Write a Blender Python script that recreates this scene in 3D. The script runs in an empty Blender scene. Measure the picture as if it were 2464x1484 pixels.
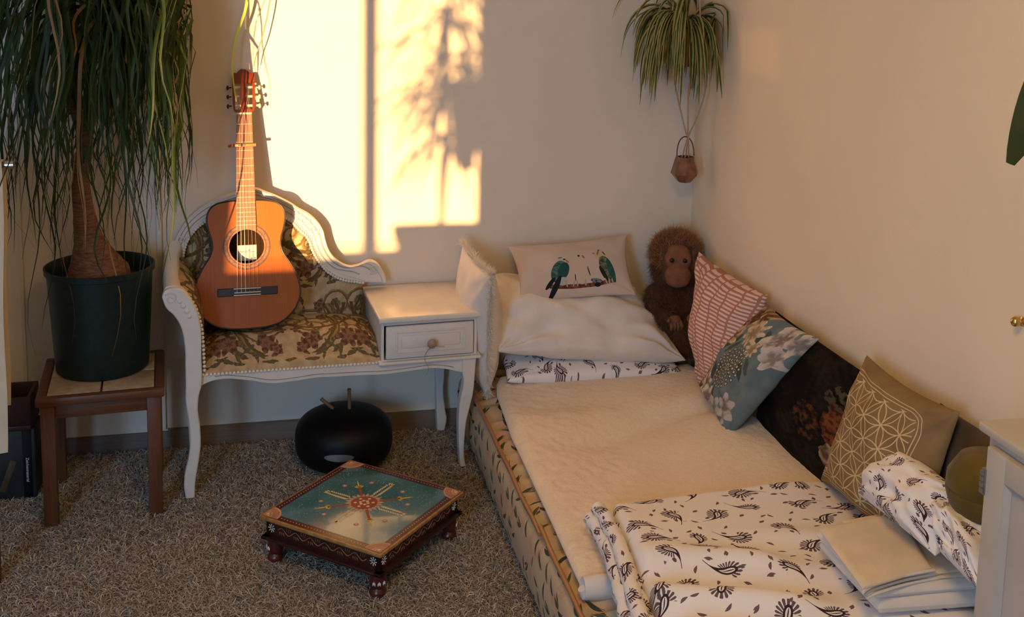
import bpy, bmesh, math, random
import numpy as np
from mathutils import Vector, Matrix, noise as mn

S = bpy.context.scene
COL = S.collection
PI = math.pi

# ------------------------------------------------------------------ camera
cd = bpy.data.cameras.new('camera'); camo = bpy.data.objects.new('camera', cd); COL.objects.link(camo)
Rr = Vector((0.97211, -0.23329, 0.02405)); Ru = Vector((0.01021, 0.14456, 0.98944)); Rf = Vector((0.23430, 0.96160, -0.14291))
camo.matrix_world = Matrix(((Rr.x, Ru.x, -Rf.x, -1.6492), (Rr.y, Ru.y, -Rf.y, -4.164), (Rr.z, Ru.z, -Rf.z, 1.8157), (0, 0, 0, 1)))
cd.sensor_fit = 'HORIZONTAL'; cd.sensor_width = 36.0; cd.lens = 36.0 * 2767.7 / 2464
cd.shift_x = 0.5 - 1292.37 / 2464; cd.shift_y = (276.04 - 742.0) / 2464
cd.clip_start = 0.05
S.camera = camo

# ------------------------------------------------------------------ light
S.view_settings.view_transform = 'Standard'; S.view_settings.look = 'None'
S.view_settings.gamma = 1.0; S.view_settings.use_curve_mapping = False
S.view_settings.exposure = 0.06
W = bpy.data.worlds.new('evening_sky'); S.world = W; W.use_nodes = True
bg = W.node_tree.nodes['Background']; bg.inputs[0].default_value = (0.42, 0.60, 1.0, 1); bg.inputs[1].default_value = 0.6
TA = 0.384; EL = math.radians(1.2)
sd = bpy.data.lights.new('low_sun', 'SUN'); so = bpy.data.objects.new('low_sun', sd); COL.objects.link(so)
sd.energy = 18.5; sd.color = (1.0, 0.54, 0.20); sd.angle = math.radians(0.42)
dirv = Vector((TA, 1, -math.tan(EL) * math.hypot(1, TA))).normalized()
so.rotation_euler = dirv.to_track_quat('-Z', 'Y').to_euler(); so.location = (-3.4, -5.0, 2.4)

def area(name, loc, tgt, sx, sy, e, color):
    d = bpy.data.lights.new(name, 'AREA'); o = bpy.data.objects.new(name, d); COL.objects.link(o)
    d.shape = 'RECTANGLE'; d.size = sx; d.size_y = sy; d.energy = e; d.color = color
    o.location = loc; o.rotation_euler = (Vector(tgt) - Vector(loc)).to_track_quat('-Z', 'Y').to_euler()
    return o
area('window_skylight', (-3.35, -5.32, 1.5), (-1.5, 0, 0.3), 0.9, 1.5, 80, (0.36, 0.63, 1.0))
area('warm_fill', (-1.2, -3.0, 2.42), (-1.2, -2.6, 0), 0.5, 0.5, 19, (1.0, 0.56, 0.14))  # added fill that warms the room
try:
    S.cycles.use_denoising = True; S.cycles.max_bounces = 8; S.cycles.diffuse_bounces = 5
    S.cycles.transparent_max_bounces = 12; S.cycles.sample_clamp_indirect = 6.0
except Exception: pass

# ------------------------------------------------------------------ node helpers
class E:
    """a float socket with arithmetic"""
    def __init__(s, nt, k): s.nt, s.k = nt, k
    def op(s, o, *a, clamp=False):
        n = s.nt.nodes.new('ShaderNodeMath'); n.operation = o; n.use_clamp = clamp
        for i, x in enumerate((s,) + a):
            if isinstance(x, E): s.nt.links.new(x.k, n.inputs[i])
            else: n.inputs[i].default_value = float(x)
        return E(s.nt, n.outputs[0])
    def __add__(s, o): return s.op('ADD', o)
    __radd__ = __add__
    def __mul__(s, o): return s.op('MULTIPLY', o)
    __rmul__ = __mul__
    def __sub__(s, o): return s.op('SUBTRACT', o)
    def __rsub__(s, o): return (s * -1) + o
    def __truediv__(s, o): return s.op('DIVIDE', o)
    def __neg__(s): return s * -1
    def __lt__(s, o): return s.op('LESS_THAN', o)
    def __gt__(s, o): return s.op('GREATER_THAN', o)
    def abs(s): return s.op('ABSOLUTE')
    def sin(s): return s.op('SINE')
    def cos(s): return s.op('COSINE')
    def frac(s): return s.op('FRACT')
    def floor(s): return s.op('FLOOR')
    def sqrt(s): return s.max(0).op('SQRT')
    def min(s, o): return s.op('MINIMUM', o)
    def max(s, o): return s.op('MAXIMUM', o)
    def pow(s, o): return s.op('POWER', o)
    def ss(s, lo, hi):
        n = s.nt.nodes.new('ShaderNodeMapRange'); n.interpolation_type = 'SMOOTHSTEP'
        s.nt.links.new(s.k, n.inputs[0]); n.inputs[1].default_value = lo; n.inputs[2].default_value = hi
        return E(s.nt, n.outputs[0])
def length(a, b): return (a * a + b * b).sqrt()
def atan2(a, b): return a.op('ARCTAN2', b)
def rot(x, y, a):
    if isinstance(a, E): c, s_ = a.cos(), a.sin()
    else: c, s_ = math.cos(a), math.sin(a)
    return x * c + y * s_, y * c - x * s_

class M:
    def __init__(s, name, rough=0.6, spec=0.5, sheen=0.0, coat=0.0, metal=0.0):
        s.m = bpy.data.materials.new(name); s.m.use_nodes = True; s.nt = s.m.node_tree
        s.b = s.nt.nodes['Principled BSDF']
        s.b.inputs['Roughness'].default_value = rough
        s.b.inputs['Specular IOR Level'].default_value = spec
        s.b.inputs['Metallic'].default_value = metal
        if sheen: s.b.inputs['Sheen Weight'].default_value = sheen
        if coat: s.b.inputs['Coat Weight'].default_value = coat; s.b.inputs['Coat Roughness'].default_value = 0.06
    def new(s, t): return s.nt.nodes.new('ShaderNode' + t)
    def uv(s, su=1.0, sv=1.0):
        n = s.new('UVMap'); sp = s.new('SeparateXYZ'); s.nt.links.new(n.outputs[0], sp.inputs[0])
        u, v = E(s.nt, sp.outputs[0]), E(s.nt, sp.outputs[1])
        return (u * su if su != 1 else u), (v * sv if sv != 1 else v)
    def obj(s):
        n = s.new('TexCoord'); sp = s.new('SeparateXYZ'); s.nt.links.new(n.outputs['Object'], sp.inputs[0])
        return [E(s.nt, sp.outputs[i]) for i in range(3)]
    def vec(s, x, y=0.0, z=0.0):
        n = s.new('CombineXYZ')
        for i, q in enumerate((x, y, z)):
            if isinstance(q, E): s.nt.links.new(q.k, n.inputs[i])
            else: n.inputs[i].default_value = q
        return n.outputs[0]
    def noise(s, v, scale=5, detail=3, rough=0.5, dist=0.0):
        n = s.new('TexNoise'); s.nt.links.new(v, n.inputs['Vector'])
        n.inputs['Scale'].default_value = scale; n.inputs['Detail'].default_value = detail
        n.inputs['Roughness'].default_value = rough; n.inputs['Distortion'].default_value = dist
        return E(s.nt, n.outputs['Fac'])
    def voro(s, x, y, scale, rand=1.0):
        n = s.new('TexVoronoi'); n.voronoi_dimensions = '2D'; n.feature = 'F1'
        s.nt.links.new(s.vec(x, y), n.inputs['Vector']); n.inputs['Scale'].default_value = scale
        n.inputs['Randomness'].default_value = rand
        sp = s.new('SeparateXYZ'); s.nt.links.new(n.outputs['Position'], sp.inputs[0])
        sc = s.new('SeparateColor'); s.nt.links.new(n.outputs['Color'], sc.inputs[0])
        return (E(s.nt, n.outputs['Distance']), x - E(s.nt, sp.outputs[0]), y - E(s.nt, sp.outputs[1]),
                E(s.nt, sc.outputs[0]), E(s.nt, sc.outputs[1]), E(s.nt, sc.outputs[2]))
    def mix(s, f, a, b):
        n = s.new('Mix'); n.data_type = 'RGBA'; n.clamp_factor = True
        ins = [i for i in n.inputs if i.type == 'RGBA']
        if isinstance(f, E): s.nt.links.new(f.k, n.inputs[0])
        else: n.inputs[0].default_value = f
        for i, c in zip(ins, (a, b)):
            if isinstance(c, (tuple, list)): i.default_value = (*c[:3], 1)
            else: s.nt.links.new(c, i)
        return [o for o in n.outputs if o.type == 'RGBA'][0]
    def color(s, c):
        if isinstance(c, (tuple, list)): s.b.inputs['Base Color'].default_value = (*c[:3], 1)
        else: s.nt.links.new(c, s.b.inputs['Base Color'])
        return s
    def bump(s, h, strength=0.3, dist=0.002):
        n = s.new('Bump'); n.inputs['Strength'].default_value = strength; n.inputs['Distance'].default_value = dist
        s.nt.links.new(h.k, n.inputs['Height']); s.nt.links.new(n.outputs[0], s.b.inputs['Normal'])
        return s
    def ov(s):
        n = s.new('TexCoord'); return n.outputs['Object']
    def stretch(s, sx, sy, sz):
        n = s.new('Mapping'); n.vector_type = 'POINT'; s.nt.links.new(s.ov(), n.inputs[0]); n.inputs['Scale'].default_value = (sx, sy, sz)
        return n.outputs[0]

def plain(name, c, rough=0.6, var=0.12, scale=20, bump=0.0, bscale=200, **k):
    m = M(name, rough, **k)
    n = m.noise(m.ov(), scale, 4)
    m.color(m.mix(n.ss(0.3, 0.7), tuple(x * (1 - var) for x in c), tuple(min(1, x * (1 + var)) for x in c)))
    if bump: m.bump(m.noise(m.ov(), bscale, 2), bump, 0.001)
    return m.m
def wood(name, c1, c2, axis=2, rough=0.5, scale=8, coat=0.0, fine=1.0):
    m = M(name, rough, coat=coat)
    sc = [26.0, 26.0, 26.0]; sc[axis] = 1.6
    v = m.stretch(*sc)
    n = m.noise(v, scale * 0.35, 5, 0.6, 0.6); f = m.noise(v, scale * 2.2, 3, 0.7)
    m.color(m.mix((n * 0.65 + f * 0.35).ss(0.32, 0.68), c1, c2)); m.bump(f, 0.12 * fine, 0.001)
    return m.m
def metal(name, c, rough=0.3):
    return plain(name, c, rough, 0.08, 30, metal=1.0)

# ------------------------------------------------------------------ mesh helpers
def link(o, parent=None):
    COL.objects.link(o)
    if parent is not None: o.parent = parent
    return o
def tagit(o, label=None, cat=None, group=None, kind=None):
    if label: o['label'] = label
    if cat: o['category'] = cat
    if group: o['group'] = group
    if kind: o['kind'] = kind
    return o
def thing(name, label, cat, loc=(0, 0, 0), rz=0.0, group=None, matrix=None):
    o = bpy.data.objects.new(name, None); COL.objects.link(o); o.empty_display_size = 0.05
    if matrix is not None: o.matrix_world = matrix
    else: o.location = loc; o.rotation_euler = (0, 0, rz)
    return tagit(o, label, cat, group)
class MB:
    def __init__(s): s.v = []; s.f = []; s.u = []; s.hasuv = False
    def add(s, vs, fs, uvs=None):
        b = len(s.v); s.v += [tuple(p) for p in vs]; s.f += [tuple(i + b for i in f) for f in fs]
        if uvs is not None: s.hasuv = True; s.u += list(uvs)
        else: s.u += [(0.0, 0.0)] * len(vs)
        return s
    def box(s, lo, hi, bev=0.0, seg=2, mat=None):
        bm = bmesh.new(); bmesh.ops.create_cube(bm, size=1)
        for q in bm.verts: q.co = Vector([lo[i] + (q.co[i] + 0.5) * (hi[i] - lo[i]) for i in range(3)])
        if bev: bmesh.ops.bevel(bm, geom=bm.edges[:], offset=bev, segments=seg, profile=0.5, affect='EDGES')
        bm.verts.index_update()
        vs = [(mat @ q.co if mat else q.co.copy()) for q in bm.verts]
        s.add(vs, [[q.index for q in f.verts] for f in bm.faces]); bm.free(); return s
    def tube(s, pts, rad, n=8, caps=True, uv=False):
        pts = [Vector(p) for p in pts]; N = len(pts)
        if not hasattr(rad, '__len__'): rad = [rad] * N
        vs, fs, us = [], [], []; prev = None
        for i, p in enumerate(pts):
            t = (pts[min(i + 1, N - 1)] - pts[max(i - 1, 0)])
            t = t.normalized() if t.length > 1e-9 else Vector((0, 0, 1))
            if prev is None:
                a = Vector((0, 0, 1)) if abs(t.z) < 0.9 else Vector((1, 0, 0)); x = t.cross(a).normalized()
            else:
                x = prev - t * prev.dot(t); x = x.normalized() if x.length > 1e-6 else t.orthogonal().normalized()
            prev = x; y = t.cross(x)
            for k in range(n):
                a = 2 * PI * k / n; vs.append(p + (x * math.cos(a) + y * math.sin(a)) * rad[i]); us.append((k / n, i / max(1, N - 1)))
        for i in range(N - 1):
            for k in range(n):
                fs.append((i * n + k, i * n + (k + 1) % n, (i + 1) * n + (k + 1) % n, (i + 1) * n + k))
        if caps: fs.append(tuple(range(n))[::-1]); fs.append(tuple(range((N - 1) * n, N * n)))
        return s.add(vs, fs, us)
    def lathe(s, prof, n=24, c=(0, 0, 0), mat=None, caps=True):
        vs, fs, us = [], [], []
        for j, (r, z) in enumerate(prof):
            for k in range(n):
                a = 2 * PI * k / n; p = Vector((r * math.cos(a), r * math.sin(a), z))
                vs.append((mat @ p if mat else p) + Vector(c)); us.append((k / n, j / len(prof)))
        for j in range(len(prof) - 1):
            for k in range(n): fs.append((j * n + k, j * n + (k + 1) % n, (j + 1) * n + (k + 1) % n, (j + 1) * n + k))
        if caps and prof[0][0] > 1e-6: fs.append(tuple(range(n))[::-1])
        if caps and prof[-1][0] > 1e-6: fs.append(tuple(range((len(prof) - 1) * n, len(prof) * n)))
        return s.add(vs, fs, us)
    def prism(s, poly, d0, d1, fn):
        """poly of 2D points, fn(a, b, d) -> 3D"""
        n = len(poly); vs = [fn(a, b, d0) for a, b in poly] + [fn(a, b, d1) for a, b in poly]
        fs = [tuple(range(n)), tuple(range(2 * n - 1, n - 1, -1))] + [(i, i + n, (i + 1) % n + n, (i + 1) % n) for i in range(n)]
        return s.add(vs, fs)
    def grid(s, nu, nv, fn, uvfn=None, close_u=False):
        vs, us = [], []
        for j in range(nv + 1):
            for i in range(nu + 1):
                a, b = i / nu, j / nv; vs.append(fn(a, b)); us.append(uvfn(a, b) if uvfn else (a, b))
        w = nu + 1
        return s.add(vs, [(j * w + i, j * w + i + 1, (j + 1) * w + i + 1, (j + 1) * w + i) for j in range(nv) for i in range(nu)], us)
    def sphere(s, c, r, n=12, m=8, mat=None):
        r = (r, r, r) if not hasattr(r, '__len__') else r
        vs = [Vector((0, 0, -r[2]))]
        for j in range(1, m):
            t = -PI / 2 + PI * j / m
            for k in range(n):
                a = 2 * PI * k / n; vs.append(Vector((r[0] * math.cos(t) * math.cos(a), r[1] * math.cos(t) * math.sin(a), r[2] * math.sin(t))))
        vs.append(Vector((0, 0, r[2]))); L = len(vs) - 1
        fs = [(0, 1 + (k + 1) % n, 1 + k) for k in range(n)]
        for j in range(m - 2):
            for k in range(n):
                a = 1 + j * n; fs.append((a + k, a + (k + 1) % n, a + n + (k + 1) % n, a + n + k))
        a = 1 + (m - 2) * n; fs += [(a + k, a + (k + 1) % n, L) for k in range(n)]
        return s.add([(mat @ p if mat else p) + Vector(c) for p in vs], fs)
    def mesh(s, name, ang=40, normals=True):
        me = bpy.data.meshes.new(name); me.from_pydata(s.v, [], s.f)
        if s.hasuv:
            l = me.uv_layers.new(name='UVMap'); a = np.array(s.u, dtype=np.float32)
            idx = np.empty(len(me.loops), dtype=np.int32); me.loops.foreach_get('vertex_index', idx)
            l.data.foreach_set('uv', a[idx].ravel())
        me.validate()
        if normals:
            bm = bmesh.new(); bm.from_mesh(me); bmesh.ops.recalc_face_normals(bm, faces=bm.faces); bm.to_mesh(me); bm.free()
        if ang >= 180: me.shade_smooth()
        elif ang > 0:
            me.shade_smooth(); me.set_sharp_from_angle(angle=math.radians(ang))
        return me
    def obj(s, name, mat, parent=None, ang=40, center=False, loc=None, **k):
        off = None
        if center:
            a = np.array(s.v); off = Vector(((a[:, 0].min() + a[:, 0].max()) / 2, (a[:, 1].min() + a[:, 1].max()) / 2, a[:, 2].min()))
            s.v = [tuple(Vector(p) - off) for p in s.v]
        me = s.mesh(name, ang); me.materials.append(mat)
        o = link(bpy.data.objects.new(name, me), parent)
        if off is not None: o.location = off
        if loc is not None: o.location = loc
        return tagit(o, **k)
def inst(name, me, parent, loc=(0, 0, 0), rz=None, matrix=None):
    o = bpy.data.objects.new(name, me); COL.objects.link(o); o.parent = parent
    if matrix is not None: o.matrix_local = matrix
    else:
        o.location = loc
        if rz is not None: o.rotation_euler = (0, 0, rz)
    return o
def catmull(pts, n=8, closed=False):
    P = [Vector(p) for p in pts]; out = []; L = len(P)
    for i in range(L if closed else L - 1):
        g = (lambda j: P[j % L]) if closed else (lambda j: P[max(0, min(L - 1, j))])
        a, b, c, d = g(i - 1), g(i), g(i + 1), g(i + 2)
        for k in range(n):
            t = k / n
            out.append(0.5 * ((2 * b) + (c - a) * t + (2 * a - 5 * b + 4 * c - d) * t * t + (3 * b - a - 3 * c + d) * t ** 3))
    if not closed: out.append(P[-1])
    return out
def cm2(pts, n=6, closed=False): return [(p.x, p.y) for p in catmull([(a, b, 0) for a, b in pts], n, closed)]
def resample(pts, n):
    P = [Vector((*p, 0)) if len(p) == 2 else Vector(p) for p in pts]; d = [0.0]
    for a, b in zip(P, P[1:]): d.append(d[-1] + (b - a).length)
    out = []; j = 0
    for i in range(n):
        t = d[-1] * i / (n - 1)
        while j < len(P) - 2 and d[j + 1] < t: j += 1
        q = (t - d[j]) / max(1e-9, d[j + 1] - d[j]); out.append(P[j].lerp(P[j + 1], min(1, q)))
    return out
def ss(a, lo, hi):
    t = min(1.0, max(0.0, (a - lo) / (hi - lo))); return t * t * (3 - 2 * t)
def nz(x, y=0.0, z=0.0): return mn.noise(Vector((x, y, z)))
def strands(name, P, D, L, bend, width, mat, colors, parent=None, **k):
    """many thin tapering blades in one mesh"""
    N = len(P); up = np.array([0, 0, 1.0]) + np.random.normal(0, .6, (N, 3))
    Sd = np.cross(D, up); Sd /= np.linalg.norm(Sd, axis=1)[:, None] + 1e-9
    V = np.empty((N, 6, 3)); 
    for q, (t, w) in enumerate(((0, 1.0), (0.55, 0.85), (1.0, 0.25))):
        c = P + D * (L * t)[:, None] + bend * (t * t); V[:, 2 * q] = c - Sd * (width * w)[:, None]; V[:, 2 * q + 1] = c + Sd * (width * w)[:, None]
    me = bpy.data.meshes.new(name); me.vertices.add(N * 6); me.vertices.foreach_set('co', V.astype(np.float32).ravel())
    b = np.arange(N)[:, None] * 6; F = np.concatenate([b + np.array([0, 1, 3, 2]), b + np.array([2, 3, 5, 4])], 1).reshape(-1)
    me.loops.add(len(F)); me.loops.foreach_set('vertex_index', F.astype(np.int32))
    nf = len(F) // 4; me.polygons.add(nf); me.polygons.foreach_set('loop_start', (np.arange(nf) * 4).astype(np.int32))
    me.update(calc_edges=True); me.validate()
    at = me.attributes.new('Col', 'FLOAT_COLOR', 'POINT'); c4 = np.ones((N, 6, 4), np.float32); c4[:, :, :3] = colors[:, None, :]
    at.data.foreach_set('color', c4.ravel()); me.shade_smooth(); me.materials.append(mat)
    return tagit(link(bpy.data.objects.new(name, me), parent), **k)
def attr_mat(name, rough=0.95):
    m = M(name, rough, spec=0.15); n = m.new('Attribute'); n.attribute_name = 'Col'; m.color(n.outputs['Color']); return m.m

rng = np.random.RandomState(7); random.seed(7)

# ------------------------------------------------------------------ materials
def ell(x, y, cx, cy, rx, ry, a=0.0):
    px, py = rot(x - cx, y - cy, a); return length(px / rx, py / ry)
def leaf(x, y, w, L):
    """teardrop mask, point at +y; x, y already local"""
    t = (y / L + 0.5).max(0).min(1); ww = (t * (1 - t)) * 4 * w
    return (x.abs() < ww) * (ww > 0.00001)
def flower(x, y, cx, cy, R, n=5, ph=0.0, depth=0.2):
    dx, dy = x - cx, y - cy; r = length(dx, dy); th = atan2(dy, dx)
    c = (th * n + ph).cos(); return (r < (c * depth + (1 - depth)) * R), r / R, c

def plaster(name, c):
    m = M(name, 0.9, spec=0.2); n = m.noise(m.ov(), 2.2, 4, 0.6); f = m.noise(m.ov(), 150, 4, 0.65)
    m.color(m.mix(n.ss(0.3, 0.7), tuple(x * 0.95 for x in c), c)); m.bump(f, 0.22, 0.0025); return m.m
m_wall = plaster('wall_plaster', (0.78, 0.70, 0.59))
m_wallR = plaster('wall_plaster_right', (0.83, 0.71, 0.54))
m_floor = wood('floor_boards', (0.16, 0.10, 0.06), (0.24, 0.16, 0.09), 1, 0.5)
m_base = wood('baseboard_grey', (0.15, 0.12, 0.10), (0.21, 0.17, 0.14), 0, 0.6)
m_white = plain('white_paint', (0.66, 0.64, 0.61), 0.32, 0.04, 12, bump=0.05)
m_white2 = plain('white_lacquer', (0.70, 0.66, 0.60), 0.22, 0.03, 12)
m_grey = plain('grey_white_paint', (0.44, 0.42, 0.40), 0.35, 0.04, 12, bump=0.05)
m_line = plain('grey_groove', (0.33, 0.30, 0.27), 0.6)  # greyer tone for the thin apron and backrest lines
m_oak = wood('stool_wood', (0.075, 0.024, 0.009), (0.135, 0.048, 0.017), 2, 0.5)
m_oakh = wood('stool_wood_flat', (0.075, 0.026, 0.010), (0.135, 0.050, 0.019), 0, 0.5)
m_tile = plain('cream_tile', (0.40, 0.31, 0.21), 0.35, 0.16, 45, bump=0.04)
m_pot = plain('dark_green_plastic', (0.007, 0.017, 0.014), 0.5, 0.2, 60, spec=0.3)
m_soil = plain('dark_soil', (0.02, 0.014, 0.01), 0.95, 0.5, 90, bump=0.5)
m_black = plain('black_vinyl', (0.004, 0.004, 0.005), 0.5, 0.15, 20, spec=0.2)
m_gold = plain('gold_paint', (0.32, 0.17, 0.05), 0.42, 0.25, 60)
m_maroon = plain('maroon_lacquer', (0.075, 0.014, 0.010), 0.3, 0.2, 40)
m_maroon2 = plain('dark_maroon', (0.035, 0.010, 0.007), 0.35, 0.2, 40)
m_brownblk = plain('dark_brown_board', (0.028, 0.010, 0.007), 0.5, 0.2, 20)
m_darkbox = plain('dark_box_cover', (0.012, 0.014, 0.017), 0.5, 0.4, 14)
m_whitep = plain('white_print', (0.75, 0.75, 0.72), 0.6)
m_cream = plain('cream_paint', (0.62, 0.50, 0.26), 0.5, 0.1)
m_yellow = plain('yellow_paint', (0.62, 0.40, 0.05), 0.5, 0.1)
m_rose = plain('dusty_rose_paint', (0.36, 0.17, 0.11), 0.5, 0.15)
m_red = plain('red_paint', (0.22, 0.022, 0.016), 0.45, 0.15)
m_silver = metal('dull_silver', (0.36, 0.36, 0.37), 0.5)
m_chrome = metal('chrome', (0.72, 0.70, 0.66), 0.22)
m_brass = metal('brass', (0.62, 0.44, 0.16), 0.3)
m_rod = wood('cane_wood', (0.27, 0.125, 0.05), (0.40, 0.20, 0.085), 1, 0.45)
m_stick = wood('stick_wood', (0.11, 0.06, 0.025), (0.17, 0.10, 0.045), 2, 0.6)
m_fring = plain('cotton_fringe', (0.78, 0.71, 0.60), 0.95, 0.1, 60, bump=0.5, bscale=400)
m_cord = plain('cotton_cord', (0.42, 0.30, 0.21), 0.9, 0.1, 80)
m_leather = plain('leather_loop', (0.08, 0.04, 0.02), 0.6)
m_copper = plain('copper_glaze', (0.20, 0.085, 0.045), 0.28, 0.3, 30)
m_terra = plain('terracotta', (0.16, 0.06, 0.03), 0.8, 0.2, 40)

def m_pile():
    return attr_mat('rug_pile')
def trunk_mat():
    m = M('palm_bark', 0.9); x, y, z = m.obj(); n = m.noise(m.stretch(6, 6, 30), 6, 4, 0.6)
    m.color(m.mix(n.ss(0.35, 0.65), (0.10, 0.042, 0.020), (0.22, 0.10, 0.05))); m.bump(n, 0.6, 0.006); return m.m
m_bark = trunk_mat()
def leafmat(name, a, b, edge=None, rough=0.50, ew=0.30):
    m = M(name, rough, spec=0.28); u, v = m.uv(); n = m.noise(m.ov(), 9, 2)
    base = m.mix(n.ss(0.3, 0.7), a, b)
    if edge:
        e = (u - 0.5).abs() + (v * 47).sin() * 0.02; base = m.mix(e.ss(0.5 - ew, 0.5 - ew + 0.06), base, edge)
    m.color(base)
    t = m.new('BsdfTranslucent'); t.inputs[0].default_value = (*[min(1, q * 2.2) for q in b], 1)
    mx = m.new('MixShader'); mx.inputs[0].default_value = 0.22
    out = [q for q in m.nt.nodes if q.type == 'OUTPUT_MATERIAL'][0]
    m.nt.links.new(m.b.outputs[0], mx.inputs[1]); m.nt.links.new(t.outputs[0], mx.inputs[2]); m.nt.links.new(mx.outputs[0], out.inputs[0])
    return m.m
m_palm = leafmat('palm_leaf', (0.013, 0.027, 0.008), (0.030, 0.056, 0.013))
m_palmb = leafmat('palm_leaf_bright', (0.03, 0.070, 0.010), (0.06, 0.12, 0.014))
m_spider = leafmat('spider_leaf', (0.022, 0.055, 0.012), (0.045, 0.09, 0.02), (0.42, 0.36, 0.13))
m_dry = leafmat('dry_leaf', (0.20, 0.11, 0.04), (0.32, 0.2, 0.08))
m_lime = leafmat('yellow_green_blade', (0.22, 0.32, 0.03), (0.34, 0.42, 0.06))
m_rubber = leafmat('broad_leaf', (0.022, 0.035, 0.010), (0.045, 0.06, 0.018), rough=0.35)

# ---- cloth
def cloth(name, c, var=0.08, bscale=260, bump=0.35, rough=0.95, sheen=0.15):
    m = M(name, rough, spec=0.1, sheen=sheen); n = m.noise(m.ov(), 14, 4); f = m.noise(m.ov(), bscale, 2)
    m.color(m.mix(n.ss(0.3, 0.7), tuple(q * (1 - var) for q in c), c)); m.bump(f, bump, 0.001); return m.m
m_linen = cloth('white_linen', (0.74, 0.70, 0.66))
m_fleece = cloth('cream_fleece', (0.70, 0.60, 0.45), 0.1, 300, 0.6)
m_stitch = cloth('blanket_stitching', (0.46, 0.44, 0.44))
m_olive = cloth('olive_velvet', (0.13, 0.088, 0.018), 0.3)
m_brown = cloth('brown_velvet', (0.10, 0.058, 0.028), 0.4)
m_taupe = cloth('taupe_cloth', (0.17, 0.125, 0.09), 0.2)
m_curt = cloth('cream_curtain', (0.60, 0.53, 0.42))
m_blackcloth = cloth('black_cloth', (0.012, 0.014, 0.014))
def sherpa():
    m = M('sherpa_fleece', 0.97, spec=0.05, sheen=0.3); u, v = m.uv()
    d, *_ = m.voro(u, v, 95); n = m.noise(m.ov(), 5, 5, 0.65); f = m.noise(m.ov(), 130, 3, 0.7)
    m.color(m.mix((n * 0.6 + f * 0.5).ss(0.3, 0.75), (0.74, 0.60, 0.44), (0.84, 0.71, 0.54)))
    m.bump(f * 0.8 + m.noise(m.ov(), 60, 3, .6, .8), 0.32, 0.005); return m.m
m_sherpa = sherpa()

def paisley(name, su, sv, base=(0.80, 0.77, 0.77)):
    m = M(name, 0.92, spec=0.12); u, v = m.uv(su, sv)
    wob = m.noise(m.vec(u, v), 9, 2); x0, y0 = u, v
    d, dx, dy, cr, cg, cb = m.voro(x0, y0, 10.2, 0.6)
    x, y = rot(dx * 26, dy * 26, cr * 6.283)
    x = x - (y + 0.1).max(0).pow(2) * 0.85 + 0.14
    t = ((y + 0.62) / 1.5); tc = t.max(0).min(1)
    w = tc.sqrt() * (1 - tc).pow(1.25) * 0.66
    inside = (t > 0) * (t < 1)
    ax = x.abs()
    body = (ax < w) * inside
    t2 = ((y + 0.48) / 0.85).max(0).min(1); w2 = t2.sqrt() * (1 - t2) * 0.36
    slit = ax < w2 - 0.012
    core = ax < w2 * 0.34 - 0.016
    tail = (ax < 0.035) * (y > 0.35) * (y < 0.98)
    th = atan2(x, y + 0.05); rr = length(x, (y + 0.20) * 0.80)
    wave = (th * 19).sin()
    fea = (wave > -0.45) * (rr < (wave * 0.05 + 0.53 + (cb - .5) * .2)) * (th.abs() > 0.55)
    side = (x * (cg - 0.5) > -0.04)
    fea = fea * (side.max(y < -0.25))
    dot = (ell(x, y, 0.42, 0.42, 0.09, 0.17, 0.7) < 1) * (cb > 0.35)
    # small leaves
    d2, ex, ey, c1, c2, c3 = m.voro(x0 + 0.03, y0 + 0.017, 23.0, 0.85)
    lx, ly = rot(ex * 82, ey * 82, c1 * 6.283)
    lx2 = lx - ly * ly * 0.25
    free = d.ss(0.30, 0.33)
    sm = leaf(lx2, ly, 0.26, 1.6) * (c2 > 0.15) * free
    sm2 = leaf(lx - 0.28 - ly * 0.3, ly + 0.1, 0.18, 1.1) * (c2 > 0.62) * free
    dark, mid = (0.048, 0.026, 0.034), (0.125, 0.088, 0.105)
    c = m.mix(fea * (d < 0.36), base, mid); c = m.mix(dot, c, mid)
    c = m.mix(sm, c, (0.16, 0.105, 0.12)); c = m.mix(sm2, c, (0.16, 0.105, 0.12))
    c = m.mix(body.max(tail), c, dark); c = m.mix(slit, c, base); c = m.mix(core, c, dark)
    m.color(c); m.bump(m.noise(m.ov(), 30, 3), 0.12, 0.004); return m.m
m_pais = paisley('paisley_cotton', 1, 1)

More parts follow.
